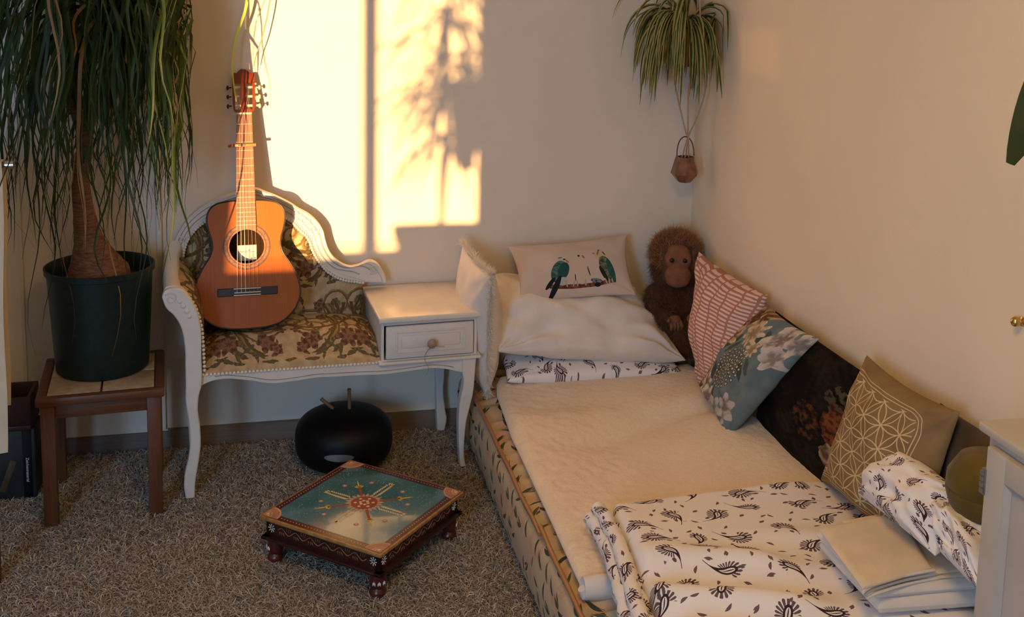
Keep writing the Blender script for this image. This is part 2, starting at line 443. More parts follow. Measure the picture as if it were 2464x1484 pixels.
def mattress_mat():
    m = M('leaf_print_cotton', 0.9, spec=0.12); u, v = m.uv(); nv = m.noise(m.vec(u, v), 7, 3)
    base = m.mix(nv.ss(0.4, 0.62), (0.52, 0.43, 0.28), (0.56, 0.40, 0.27))
    u2 = u + m.noise(m.vec(u, v), 12, 1) * 0.05
    d, dx, dy, r1, r2, r3 = m.voro(u2, v, 13, 0.9)
    x, y = rot(dx * 32, dy * 32, (r1 - 0.5) * 2.2 + 0.5)
    pet = leaf(x - 0.25, y, 0.34, 2.1) + leaf(x + 0.3, y - 0.2, 0.28, 1.7)
    base = m.mix(pet * 0.55 * (r2 > 0.35), base, (0.54, 0.30, 0.21))
    d, dx, dy, r1, r2, r3 = m.voro(u + 0.21, v + 0.13, 17, 0.85)
    x, y = rot(dx * 34, dy * 34, (r1 - 0.5) * 2.4 + 0.3); x = x - y * y * 0.18
    lf = leaf(x, y, 0.20, 1.9) * (r2 > 0.2)
    lf2 = leaf(x - 0.42 + y * 0.3, y + 0.1, 0.15, 1.3) * (r3 > 0.5)
    stem = ((x - 0.2).abs() < 0.03) * (y.abs() < 0.95) * (r2 > 0.4)
    c = m.mix(lf.max(lf2), base, m.mix(r3, (0.055, 0.062, 0.042), (0.10, 0.105, 0.07))); c = m.mix(stem, c, (0.09, 0.08, 0.04))
    m.color(c); m.bump(m.noise(m.ov(), 40, 3), 0.25, 0.004); return m.m
m_matt = mattress_mat()

def damask():
    m = M('floral_tapestry_weave', 0.85, spec=0.15); u, v = m.uv()
    n1 = m.noise(m.vec(u, v), 16, 2); n2 = m.noise(m.vec(v, u), 16, 2); n3 = m.noise(m.vec(u, v), 75, 2); n4 = m.noise(m.vec(v, u), 75, 2)
    x = ((u / 0.45 + 0.5).frac() - 0.5).abs() * 0.45 + (n1 - 0.5) * 0.020 + (n3 - 0.5) * 0.010
    y = (v / 0.30).frac() * 0.30 + (n2 - 0.5) * 0.020 + (n4 - 0.5) * 0.010
    c = m.mix(m.noise(m.vec(u, v), 30, 3).ss(0.35, 0.65), (0.36, 0.28, 0.165), (0.45, 0.36, 0.225))
    def scroll(c, cx, cy, R, k, sgn, ph, col1, col2, lo=0.33):
        dx, dy = x - cx, y - cy; r = length(dx, dy); th = atan2(dy, dx)
        sp = (th * (sgn / 6.2832) + r * k + ph).frac()
        msk = (sp < lo) * (r < R)
        return m.mix(msk, c, m.mix((sp / lo), col1, col2))
    ol, gd = (0.105, 0.070, 0.028), (0.27, 0.19, 0.075)
    c = scroll(c, 0.085, 0.165, 0.082, 26, 1, 0.2, ol, gd)
    c = scroll(c, 0.030, 0.205, 0.045, 34, -1, 0.6, ol, gd)
    c = scroll(c, 0.190, 0.245, 0.055, 30, -1, 0.1, ol, gd, 0.34)
    for (ax, ay, rr, w) in ((0.02, 0.17, 0.15, 0.011), (0.04, 0.165, 0.165, 0.007), (0.09, 0.26, 0.12, 0.008)):
        r = length(x - ax, y - ay); c = m.mix(((r - rr).abs() < w) * (y > 0.04) * (y < 0.25), c, m.mix((r * 300).sin(), ol, gd))
    gr = (0.075, 0.070, 0.042)
    for k in range(26):
        cx, cy, a = (k * .0873) % .225, .02 + ((k * .1171) % .26), k * 1.9
        px, py = rot(x - cx, y - cy, a); py2 = py - px * px * 8
        c = m.mix(leaf(py2, px, .0052 + .0012 * (k % 3), .040), c, m.mix((px * 500).sin() * .5 + .5, gr if k % 3 else (0.10, 0.05, 0.03), (0.15, 0.125, 0.065)))
    for (cx, cy, rx, ry, a) in ((.105, .045, .024, .006, .5), (.135, .07, .022, .006, -.6), (.045, .05, .024, .007, -.5), (.205, .035, .020, .007, .4), (.17, .045, .020, .006, 1.2), (.07, .02, .026, .006, 0.0)):
        c = m.mix(ell(x, y, cx, cy, rx, ry, a) < 1, c, m.mix(n3, gr, (0.13, 0.115, 0.06)))
    for (cx, cy, R, n) in ((.075, .085, .038, 5), (.200, .095, .042, 6), (.045, .062, .026, 5), (.205, .165, .020, 4), (.175, .185, .016, 4), (.022, .13, .018, 4), (.125, .245, .024, 5)):
        f, r, cs = flower(x, y, cx, cy, R, n)
        c = m.mix(f, c, m.mix((r * 9 + cs + n2 * 9).sin() * 0.5 + 0.5, (0.080, 0.040, 0.024), (0.215, 0.118, 0.070)))
    m.color(c); m.bump(m.noise(m.ov(), 420, 2), 0.35, 0.001); return m.m
m_dam = damask()

def pinkstripe():
    m = M('pink_striped_cotton', 0.9, spec=0.12); u, v = m.uv(0.45, 0.45)
    w1 = m.noise(m.vec(v * 0.6, 3.1), 6, 1) * 0.055
    q = (u + w1) / 0.058; col = q.floor(); fx = q.frac()
    rnd = (col * 12.9898).sin() * 43758.5; rnd = rnd.frac()
    st = ((v + u * 0.05) / 0.0150 + rnd * 7 + m.noise(m.vec(u, v), 14, 1) * 0.7).frac()
    bar = (st < 0.52) * (fx > 0.07) * (fx < 0.93)
    n = m.noise(m.vec(u, v), 5, 2)
    m.color(m.mix(bar, (0.42, 0.195, 0.155), m.mix(n.ss(.4, .6), (0.74, 0.54, 0.46), (0.70, 0.54, 0.50)))); m.bump(m.noise(m.ov(), 260, 2), 0.3, 0.001); return m.m
m_pink = pinkstripe()

def bluefloral():
    m = M('blue_floral_cotton', 0.85, spec=0.15); u, v = m.uv(); n = m.noise(m.vec(u, v), 6, 3)
    nf = m.noise(m.vec(u, v), 26, 3)
    c = m.mix(n.ss(.35, .65), (0.115, 0.165, 0.180), (0.165, 0.215, 0.215))
    x, y = u + (nf - 0.5) * 0.04, v + (n - 0.5) * 0.04
    for (cx, cy, a) in ((.30, .30, .6), (.22, .62, -.4), (.70, .50, .9), (.45, .12, 0.2), (.58, .78, 1.0)):
        px, py = rot(x - cx, y - cy, a)
        c = m.mix(leaf(px, py, .03, .26), c, (0.055, 0.075, 0.07)); c = m.mix(leaf(px - .07, py, .025, .2), c, (0.07, 0.09, 0.08))
    for (cx, cy, R, k, c1, c2) in ((.16, .90, .20, 6, (.10, .045, .02), (.48, .36, .22)), (.10, .64, .15, 7, (.16, .085, .04), (.56, .44, .29)), (.42, .80, .15, 9, (.26, .19, .11), (.60, .48, .34)), (.74, .88, .17, 5, (.20, .165, .15), (.55, .49, .45)), (.88, .72, .13, 5, (.24, .20, .18), (.52, .47, .44)),
                                   (.14, .18, .17, 5, (.14, .06, .03), (.62, .52, .40)), (.08, .02, .12, 6, (.10, .04, .02), (.55, .42, .3)), (.44, .06, .14, 6, (.2, .16, .15), (.58, .52, .47)), (.80, .15, .14, 6, (.18, .14, .13), (.5, .46, .42)), (.30, .95, .13, 7, (.12, .05, .02), (.5, .38, .26)), (.03, .80, .12, 6, (.12, .055, .025), (.5, .38, .24)), (.62, .70, .10, 8, (.28, .2, .12), (.58, .47, .34)), (.95, .90, .13, 5, (.22, .19, .17), (.55, .5, .46)), (.28, .16, .11, 6, (.2, .12, .07), (.6, .5, .4)), (.05, .36, .15, 6, (.10, .045, .02), (.46, .33, .2)), (.26, .03, .15, 5, (.2, .15, .12), (.62, .56, .5)), (.62, .05, .12, 5, (.2, .17, .16), (.5, .47, .44)), (.02, .55, .12, 7, (.11, .05, .025), (.5, .37, .23))):
        f, r, cs = flower(x, y, cx, cy, R, k, cx * 9, .17)
        sh = (r * 0.9 + (nf - .5) * 1.1 + cs * 0.12).ss(0.15, 0.8)
        c = m.mix(f, c, m.mix(sh, c1, c2))
    dx, dy = u - .50, v - .44; r = length(dx, dy); th = atan2(dy, dx)
    for (rr, k, s) in ((.03, 7, .020), (.075, 12, .019), (.12, 16, .019), (.165, 20, .019), (.205, 22, .018)):
        a = (th * (k / 6.2832) + rr * 7).frac() - 0.5
        dd = length(a * (6.2832 * rr / k), r - rr)
        stem = ((a * (6.2832 * rr / k)).abs() < .0028) * (r < rr) * (r > rr - .06)
        c = m.mix(stem, c, (0.045, 0.04, 0.03)); c = m.mix(dd < s, c, (0.05, 0.045, 0.03)); c = m.mix(dd < s * .62, c, (.52, .45, .33))
    m.color(c); m.bump(m.noise(m.ov(), 260, 2), 0.25, 0.001); return m.m
m_blue = bluefloral()

def flowerlife():
    m = M('beige_circle_lattice_cloth', 0.9, spec=0.1); u, v = m.uv(0.45, 0.45)
    n = m.noise(m.ov(), 10, 3); c = m.mix(n.ss(.3, .7), (0.215, 0.138, 0.062), (0.275, 0.182, 0.088))
    a = 0.076; b = a * math.sqrt(3); acc = None
    for ox, oy in ((0.0, 0.0), (a / 2, b / 2)):
        lx = (((u + ox) / a).frac() - 0.5) * a; ly = (((v + oy) / b).frac() - 0.5) * b
        for i in (-1, 0, 1):
            for j in (-1, 0, 1):
                if abs(j) == 1 and abs(i) == 2: continue
                d = (length(lx - i * a, ly - j * b) - a).abs(); acc = d if acc is None else acc.min(d)
    px, py = (u - .2).abs(), (v - .225).abs()
    fr = length((u - .33).max(0), (py - .13).max(0))
    lines = (acc < 0.0017) * (fr < .045)
    frame = ((fr - .052).abs() < .0014).max((fr - .062).abs() < .0012)
    m.color(m.mix(lines.max(frame), c, (0.60, 0.47, 0.27))); m.bump(m.noise(m.ov(), 300, 2), 0.35, 0.001); return m.m
m_life = flowerlife()

def birdmat():
    m = M('bird_print_linen', 0.92, spec=0.1); u, v = m.uv(0.50, 0.30); n = m.noise(m.ov(), 9, 3); nf = m.noise(m.vec(u, v), 60, 3)
    base = m.mix(n.ss(.3, .7), (0.53, 0.45, 0.385), (0.58, 0.50, 0.43)); c = base
    x, y = u, v
    # branch
    bc = (x - 0.255) * (x - 0.255) * 0.75 + 0.043
    br = ((y - bc).abs() < 0.0095) * (x > 0.125) * (x < 0.425)
    c = m.mix(br, c, m.mix(nf.ss(.4, .6), (0.10, 0.035, 0.018), (0.21, 0.085, 0.045)))
    teal = m.mix(nf.ss(.35, .65), (0.028, 0.075, 0.075), (0.095, 0.185, 0.17)); dk = (0.012, 0.020, 0.026)
    # bird at left: head pale, body teal, wing, tail
    c = m.mix((ell(x, y, .196, .178, .030, .026) < 1), c, (0.50, 0.47, 0.42))
    c = m.mix((ell(x, y, .172, .125, .034, .058, -.35) < 1), c, teal)
    c = m.mix((ell(x, y, .192, .125, .024, .046, -.30) < 1), c, m.mix(nf, (0.012, 0.05, 0.055), (0.03, 0.10, 0.10)))
    c = m.mix((ell(x, y, .185, .072, .022, .020, 0) < 1), c, (0.42, 0.44, 0.42))
    c = m.mix((ell(x, y, .150, .045, .013, .062, -.42) < 1), c, dk); c = m.mix((ell(x, y, .130, .070, .010, .036, -.65) < 1), c, dk)
    c = m.mix((ell(x, y, .186, .197, .010, .003, .1) < 1), c, (0.08, 0.11, 0.12))
    c = m.mix((ell(x, y, .203, .186, .006, .004) < 1), c, dk); c = m.mix((ell(x, y, .214, .174, .0045, .012, .5) < 1), c, (0.34, 0.20, 0.06))
    # two pale birds in the middle
    c = m.mix((ell(x, y, .275, .13, .040, .080, -.1) < 1), c, (0.56, 0.475, 0.395)); c = m.mix((ell(x, y, .325, .11, .036, .055, .3) < 1), c, (0.55, 0.48, 0.41))
    c = m.mix((ell(x, y, .270, .198, .0055, .005) < 1), c, dk); c = m.mix((ell(x, y, .290, .190, .005, .010, .5) < 1), c, (0.33, 0.17, 0.10))
    c = m.mix((ell(x, y, .241, .085, .0022, .018) < 1), c, dk); c = m.mix((ell(x, y, .306, .112, .0025, .026, .15) < 1), c, dk)
    c = m.mix((ell(x, y, .336, .062, .026, .012, -.25) < 1), c, m.mix(nf.ss(.45, .55), (0.015, 0.02, 0.03), (0.20, 0.21, 0.24)))
    c = m.mix((ell(x, y, .338, .045, .014, .010, 0) < 1), c, dk)
    # bird at right
    c = m.mix((ell(x, y, .372, .190, .026, .034, .1) < 1), c, (0.52, 0.43, 0.30))
    c = m.mix((ell(x, y, .392, .125, .031, .064, .25) < 1), c, m.mix(nf.ss(.35, .7), (0.035, 0.060, 0.045), (0.24, 0.25, 0.17)))
    c = m.mix((ell(x, y, .410, .112, .015, .058, .18) < 1), c, m.mix(nf, (0.01, 0.06, 0.055), (0.05, 0.14, 0.12)))
    c = m.mix((ell(x, y, .373, .095, .010, .042, .35) < 1), c, (0.018, 0.03, 0.022))
    c = m.mix((ell(x, y, .365, .222, .004, .004) < 1), c, dk); c = m.mix((ell(x, y, .360, .208, .004, .014, -.3) < 1), c, (0.30, 0.14, 0.04))
    c = m.mix((ell(x, y, .340, .205, .006, .004, 0) < 1), c, (0.36, 0.2, 0.1)); c = m.mix((ell(x, y, .388, .205, .003, .012, .5) < 1), c, (0.12, 0.07, 0.03))
    for (lx, a) in ((.20, .2), (.232, -.2), (.248, .1), (.285, 0), (.378, .2), (.392, -.1), (.408, .0)):
        c = m.mix((ell(x, y, lx, .058, .0035, .016, a) < 1), c, (0.42, 0.36, 0.33))
    m.color(c); m.bump(m.noise(m.ov(), 320, 2), 0.3, 0.001); return m.m
m_bird = birdmat()

def tapestry():
    m = M('dark_still_life_tapestry', 0.9, spec=0.1); u, v = m.uv(); n = m.noise(m.vec(u, v), 5, 4); f = m.noise(m.vec(u, v), 22, 4)
    u = u + (m.noise(m.vec(u, v), 9, 3) - .5) * .16; v = v + (m.noise(m.vec(v, u), 9, 3) - .5) * .16
    c = m.mix((n * .6 + f * .4).ss(.42, .7), (0.004, 0.0035, 0.0035), (0.022, 0.016, 0.011))
    c = m.mix((ell(u, v, .62, .45, .12, .16) < 1) * f.ss(.45, .65), c, (0.09, 0.035, 0.012))
    jar = (ell(u, v, .88, .52, .13, .20, .1) < 1)
    c = m.mix(jar, c, m.mix(f.ss(.4, .6), (0.035, 0.010, 0.006), (0.17, 0.052, 0.020)))
    c = m.mix((ell(u, v, .82, .74, .10, .10) < 1) * f.ss(.45, .55), c, (0.06, 0.055, 0.03))
    rp = (ell(u, v, .86, .24, .085, .17, .25) < 1)
    c = m.mix(rp, c, m.mix(((u * 60 + v * 40)).sin() * .5 + .5, (0.09, 0.055, 0.03), (0.30, 0.215, 0.13)))
    m.color(c); m.bump(f, 0.3, 0.002); return m.m
m_tap = tapestry()

def cedar():
    m = M('cedar_soundboard', 0.30, spec=0.3, coat=0.15); n = m.noise(m.stretch(230, 3, 230), 1.0, 3, .6); k = m.noise(m.ov(), 4, 2)
    m.color(m.mix((n * .7 + k * .3).ss(.3, .7), (0.29, 0.072, 0.009), (0.36, 0.100, 0.013))); return m.m
m_cedar = cedar()
m_mahog = plain('mahogany_lacquer', (0.17, 0.028, 0.010), 0.25, 0.2, 12, coat=0.5)
m_side = plain('guitar_side', (0.065, 0.018, 0.008), 0.25, 0.2, 12, coat=0.5)
m_rosew = wood('rosewood', (0.15, 0.055, 0.030), (0.28, 0.12, 0.07), 1, 0.4)
m_ebony = plain('ebony', (0.012, 0.007, 0.006), 0.3)
m_bone = plain('bone_white', (0.72, 0.62, 0.44), 0.35, 0.05)
m_fret = metal('fret_wire', (0.85, 0.78, 0.60), 0.3)
m_hole = plain('guitar_inside', (0.022, 0.011, 0.006), 0.9, 0.1, 20, spec=0.1)
m_paper = plain('label_paper', (0.52, 0.50, 0.50), 0.8)
m_ink = plain('ink', (0.05, 0.05, 0.08), 0.8)
m_ring1 = plain('rosette_dark', (0.055, 0.014, 0.006), 0.4, 0.5, 90)
m_ring2 = plain('rosette_amber', (0.19, 0.062, 0.016), 0.4, 0.6, 120)
m_capo = wood('capo_wood', (0.36, 0.13, 0.035), (0.46, 0.19, 0.06), 0, 0.4)
def teal():
    m = M('teal_lacquer', 0.24, coat=0.5); n = m.noise(m.ov(), 9, 4); s = m.noise(m.ov(), 120, 2)
    m.color(m.mix(n.ss(.3, .7), (0.034, 0.135, 0.180), (0.065, 0.195, 0.235))); m.bump(s, .05, .001); return m.m
m_teal = teal()
def dimglass():
    m = M('dimming_glass', 0.3); t = m.new('BsdfTransparent'); t.inputs[0].default_value = (.24, .24, .24, 1); mx = m.new('MixShader'); mx.inputs[0].default_value = .3
    out = [q for q in m.nt.nodes if q.type == 'OUTPUT_MATERIAL'][0]; m.color((.6, .6, .6))
    m.nt.links.new(t.outputs[0], mx.inputs[1]); m.nt.links.new(m.b.outputs[0], mx.inputs[2]); m.nt.links.new(mx.outputs[0], out.inputs[0]); return m.m
m_dimglass = dimglass()  # grey pane glass, added to dim the sun patch from the small opening
def glass():
    m = M('window_glass', 0.02); t = m.new('BsdfTransparent'); g = m.new('BsdfGlossy'); g.inputs['Roughness'].default_value = 0.02
    mx = m.new('MixShader'); mx.inputs[0].default_value = 0.05; out = [q for q in m.nt.nodes if q.type == 'OUTPUT_MATERIAL'][0]
    m.nt.links.new(t.outputs[0], mx.inputs[1]); m.nt.links.new(g.outputs[0], mx.inputs[2]); m.nt.links.new(mx.outputs[0], out.inputs[0]); return m.m
m_glass = glass()

# ------------------------------------------------------------------ the room
XL, YF, ZC, FZ = -4.0, -5.4, 2.5, -0.016
def room(name, lo, hi, mat):
    return MB().box(lo, hi).obj(name, mat, kind='structure', ang=0)
room('floor', (XL - .1, YF - .1, FZ - .1), (.1, .1, FZ), m_floor)
room('ceiling', (XL - .1, YF - .1, ZC), (.1, .1, ZC + .1), m_wall)
room('wall_back', (XL - .1, 0, FZ), (.1, .1, ZC), m_wall)
room('wall_right', (0, YF - .1, FZ), (.1, 0, ZC), m_wallR)
room('wall_left', (XL - .1, YF - .1, FZ), (XL, 0, ZC), m_wall)
# front wall with the window the sun comes through, and a small unseen opening shaped to throw the sun patch on the right wall
w = MB(); A0, A1, B0, B1 = -3.79, -2.935, 0.815, 2.25
V0, V1, U0, U1 = -1.97, -1.80, 1.52, 1.67
for lo, hi in (((XL, FZ), (0, B0)), ((XL, B1), (0, ZC)), ((XL, B0), (A0, B1)), ((A1, B0), (V0, B1)), ((V1, B0), (0, B1)), ((V0, B0), (V1, U0)), ((V0, U1), (V1, B1))):
    w.box((lo[0], YF - .1, lo[1]), (hi[0], YF, hi[1]))
w.obj('wall_front', m_wall, kind='structure', ang=0)
win = tagit(thing('window_1', None, None, (-3.36, YF - .05, B0)), kind='structure')
wl = Vector((-3.36, YF - .05, B0))
def wb(n, lo, hi, mat, par=win, off=wl):
    return MB().box(tuple(Vector(lo) - off), tuple(Vector(hi) - off), 0.004).obj(n, mat, par, ang=30)
fr = MB()
for lo, hi in (((A0 - .02, B0 - .02), (A0 + .006, B1 + .02)), ((A1 - .006, B0 - .02), (A1 + .02, B1 + .02)), ((A0, B0 - .02), (A1, B0 + .004)), ((A0, B1 - .004), (A1, B1 + .02))):
    fr.box((lo[0] - wl.x, -.02, lo[1] - wl.z), (hi[0] - wl.x, .02, hi[1] - wl.z), .003)
fr.obj('window_frame', m_white, win, ang=30)
MX = -1.278 + TA * YF
wb('mullion', (MX - .023, YF - .07, B0), (MX + .023, YF - .03, B1), m_white)
wb('glazing_bar', (A0, YF - .06, B0 + .022), (A1, YF - .04, B0 + .031), m_white)
for a, b in ((A0, MX - .014), (MX + .014, A1)):
    wb('window_pane', (a, YF - .052, B0), (b, YF - .048, B1), m_glass)
wb('window_sill', (A0 - .08, YF - .03, B0 - .05), (A1 + .08, YF + .12, B0 - .012), m_white)
win2 = tagit(thing('window_2', None, None, (-1.885, YF - .05, U0)), kind='structure'); w2 = Vector((-1.885, YF - .05, U0))
wb('window_pane', (V0, YF - .052, U0), (V1, YF - .048, U1), m_dimglass, win2, w2)
fr = MB()
for lo, hi in (((V0 - .02, U0 - .02), (V0, U1 + .02)), ((V1, U0 - .02), (V1 + .02, U1 + .02)), ((V0, U0 - .02), (V1, U0)), ((V0, U1), (V1, U1 + .02))):
    fr.box((lo[0] - w2.x, -.02, lo[1] - w2.z), (hi[0] - w2.x, .02, hi[1] - w2.z), .003)
fr.obj('window_frame', m_white, win2, ang=30)
# skirting and the upright strip on the back wall
room('baseboard_back', (-1.985, -.014, FZ), (0, 0, .062), m_base)
room('baseboard_left', (XL, -.008, FZ), (-1.985, 0, .052), m_base)
MB().box((-2.008, -.016, .062), (-1.990, 0, ZC), .003).obj('trim_1', m_wall, kind='structure')
MB().box((-2.462, -.006, .062), (-2.450, 0, ZC), .002).obj('trim_2', m_wall, kind='structure')
room('baseboard_right', (-.012, YF, FZ), (0, -.014, .06), m_base)

# ------------------------------------------------------------------ rug
rug = thing('rug', 'grey and beige shaggy rug covering the floor', 'rug', (-1.8, -1.3, FZ))
MB().box((-.98, -1.3, 0), (1.0, 1.27, .012), .004).obj('rug_backing', plain('rug_backing', (0.13, 0.11, 0.095), 0.95, 0.3, 60), rug)
N = 370000
px = rng.uniform(-.98, .98, N); py = rng.uniform(-1.28, 1.26, N)
cl = np.array([nz(a * 9, b * 9) for a, b in zip(px[::8], py[::8])]).repeat(8)[:N]
P = np.stack([px, py, np.full(N, .008)], 1)
ang = rng.uniform(0, 2 * PI, N); tilt = rng.uniform(.25, 1.15, N)
D = np.stack([np.cos(ang) * np.sin(tilt), np.sin(ang) * np.sin(tilt), np.cos(tilt)], 1)
L = rng.uniform(.016, .034, N); a2 = rng.uniform(0, 2 * PI, N)
bend = np.stack([np.cos(a2), np.sin(a2), np.full(N, -.9)], 1) * (L * .5)[:, None]
pal = np.array([[.42, .36, .30], [.48, .42, .355], [.36, .31, .26], [.56, .50, .43], [.20, .17, .145], [.40, .33, .26]])
C = pal[rng.choice(6, N, p=[.3, .2, .18, .08, .10, .14])] * rng.uniform(.8, 1.2, N)[:, None] * (1 + .22 * cl[:, None])
strands('pile', P, D, L, bend, rng.uniform(.0009, .0019, N), m_pile(), C, rug, kind='stuff')

# ------------------------------------------------------------------ bed
BY0, BY1 = -.035, -2.26
def zb(x, y):
    """height of the bedding surface"""
    zr = float(np.interp(-y, [.1, .38, .95, 1.5, 2.1], [.265, .285, .335, .345, .345]))
    return .272 + (zr - .272) * ss(x, -.62, -.08) + .006 * nz(x * 3, y * 3) + .004 * nz(x * 9, y * 6)
mat_root = thing('mattress', 'low mattress in cream cotton printed with green leaves, lying on the rug', 'mattress', (-.46, -1.05, FZ + .01))
prof = [(-.905, .003), (-.922, .03), (-.930, .10), (-.926, .17), (-.912, .205), (-.885, .216), (-.80, .222), (-.60, .222), (-.35, .222), (-.06, .222), (-.012, .21), (-.006, .15), (-.006, .003)]
pr = resample([(p.x, p.y) for p in catmull([(a, b, 0) for a, b in prof], 4)], 90)
arc = [0.0]
for a, b in zip(pr, pr[1:]): arc.append(arc[-1] + (b - a).length)
mb = MB()
def mf(a, b):
    i = min(89, int(round(a * 89))); p = pr[i]; y = BY0 + (BY1 - BY0) * b
    e = math.exp(-((arc[i] - .30) / .07) ** 2); s_ = math.exp(-((arc[i] - .11) / .09) ** 2)
    g = math.sin(y * 70 + 4 * nz(y * 7)) * .008 * e + .012 * e * nz(arc[i] * 10, y * 13, 2) + .006 * s_ * nz(arc[i] * 14, y * 5)
    ex = 1 - .03 * ss(abs(b - .5), .46, .5)
    return (p.x - g * (1 if arc[i] < .2 else 0) + .46, y + 1.05, (p.y + g) * ex - FZ - .01)
mb.grid(89, 330, mf, lambda a, b: (arc[min(89, int(round(a * 89)))], b * 2.225))
n0 = len(mb.v); W_ = 90
for cap in (mb.v[:W_][::-1], mb.v[n0 - W_:n0]): mb.add(cap, [tuple(range(W_))], [(p[0], p[2]) for p in cap])
mb.obj('mattress_cover', m_matt, mat_root, ang=60)
for k, (ya, yb, zz, lab) in enumerate(((-.19, -1.30, .2225, 'long thin wooden cane lying along the mattress edge, further from the camera'), (-1.27, -2.20, .224, 'thin wooden cane on the mattress edge, overlapping the nearer end of the longer cane'))):
    pts = [(-.914 + .0012 * math.sin(i * 1.1 + k) + (.006 if k else 0), ya + (yb - ya) * i / 20, zz + .004 + .001 * math.sin(i * .7 + k) + (.007 * (1 - i / 6) if k and i < 6 else 0)) for i in range(21)]
    MB().tube(pts, [.0068 + .0009 * (i % 7 == 3) for i in range(21)], 10).obj('wooden_cane', m_rod, center=True, label=lab, cat='cane', group='canes along the mattress')

def slab(name, X0, X1, Y0, Y1, zbot, ztop, mat, r=.05, nu=110, nv=150, us=1.0, disp=None, uvf=None, ang=60, build=True, **k):
    """soft flat thing: X0,X1 functions of y, rounded rim, top follows ztop(x,y)"""
    mb = MB()
    def f(a, b, top):
        # sample more densely near the rim
        y = Y0 + (Y1 - Y0) * b; x = X0(y) + (X1(y) - X0(y)) * a
        d = min(a * (X1(y) - X0(y)), (1 - a) * (X1(y) - X0(y)), b * abs(Y1 - Y0), (1 - b) * abs(Y1 - Y0))
        q = min(1, d / r); rnd = math.sqrt(max(0, 1 - (1 - q) ** 2))
        zt, zo = ztop(x, y), zbot(x, y) if callable(zbot) else zbot
        mid = zo + (zt - zo) * .42
        z = mid + (zt - mid) * rnd if top else mid - (mid - zo) * rnd
        if top and disp: z += disp(x, y) * rnd
        return (x, y, z)
    cosg = lambda t: .5 - .5 * math.cos(PI * t) if False else t
    uvq = uvf or (lambda x, y: (x * us, y * us))
    def warp(t, n):
        # finer near both ends
        return t + .0 * n
    mb.grid(nu, nv, lambda a, b: f(.5 - .5 * math.cos(PI * a) if a * 0 == 0 else a, .5 - .5 * math.cos(PI * b), True), lambda a, b: uvq(*f(.5 - .5 * math.cos(PI * a), .5 - .5 * math.cos(PI * b), True)[:2]))
    mb.grid(20, 20, lambda a, b: f(.5 - .5 * math.cos(PI * a), .5 - .5 * math.cos(PI * b), False))
    return mb.obj(name, mat, ang=ang, **k) if build else mb

xl = lambda y: float(np.interp(-y, [.2, .26, .35, .7, 1.3, 1.62], [-.80, -.825, -.842, -.866, -.876, -.884]))
slab('sherpa_blanket', lambda y: xl(y), lambda y: -.055, -.205, -1.615, .2245, lambda x, y: zb(x, y) - .002, m_sherpa, .05, 150, 200,
     disp=lambda x, y: .006 * nz(x * 5, y * 5, 3) + .0042 * nz(x * 34, y * 34) * ss(-x, .35, .7) + .002 * nz(x * 60, y * 60)
     - .022 * math.exp(-((y + .80 + .15 * nz(x * 2)) / .06) ** 2) * ss(x, -.84, -.6) + .012 * math.exp(-((y + .64) / .07) ** 2),
     center=True, label='cream sherpa fleece blanket spread flat over the middle of the mattress', cat='blanket')
# folded end of the fleece that sticks out below the duvet
mb = MB()
def roll(a, b):
    t = b * PI; x = -.885 + .13 * a; rr = .030
    return (x, -1.615 + .05 * 0 - math.sin(t) * rr * 1.2, .262 + math.cos(t) * rr)
mb.grid(10, 14, roll)
pts = [(-.885 + .02 * i, -1.612, .258) for i in range(7)]
mb = MB().tube([(p[0] + .004 * nz(i * 2.2), p[1] - .008, p[2] - .006 + .004 * nz(i * 1.3, 5)) for i, p in enumerate([pts[0]] + pts)], [.012, .027, .029, .031, .029, .031, .03, .03], 18)
mb.tube([(p[0] + .012, p[1] - .012, p[2] - .022) for p in pts], [.008, .014, .016, .016, .016, .016, .016], 14)
mb.obj('rolled_fleece', m_linen, center=True, label='white rolled end of fleece peeping out beside the paisley duvet', cat='fleece')

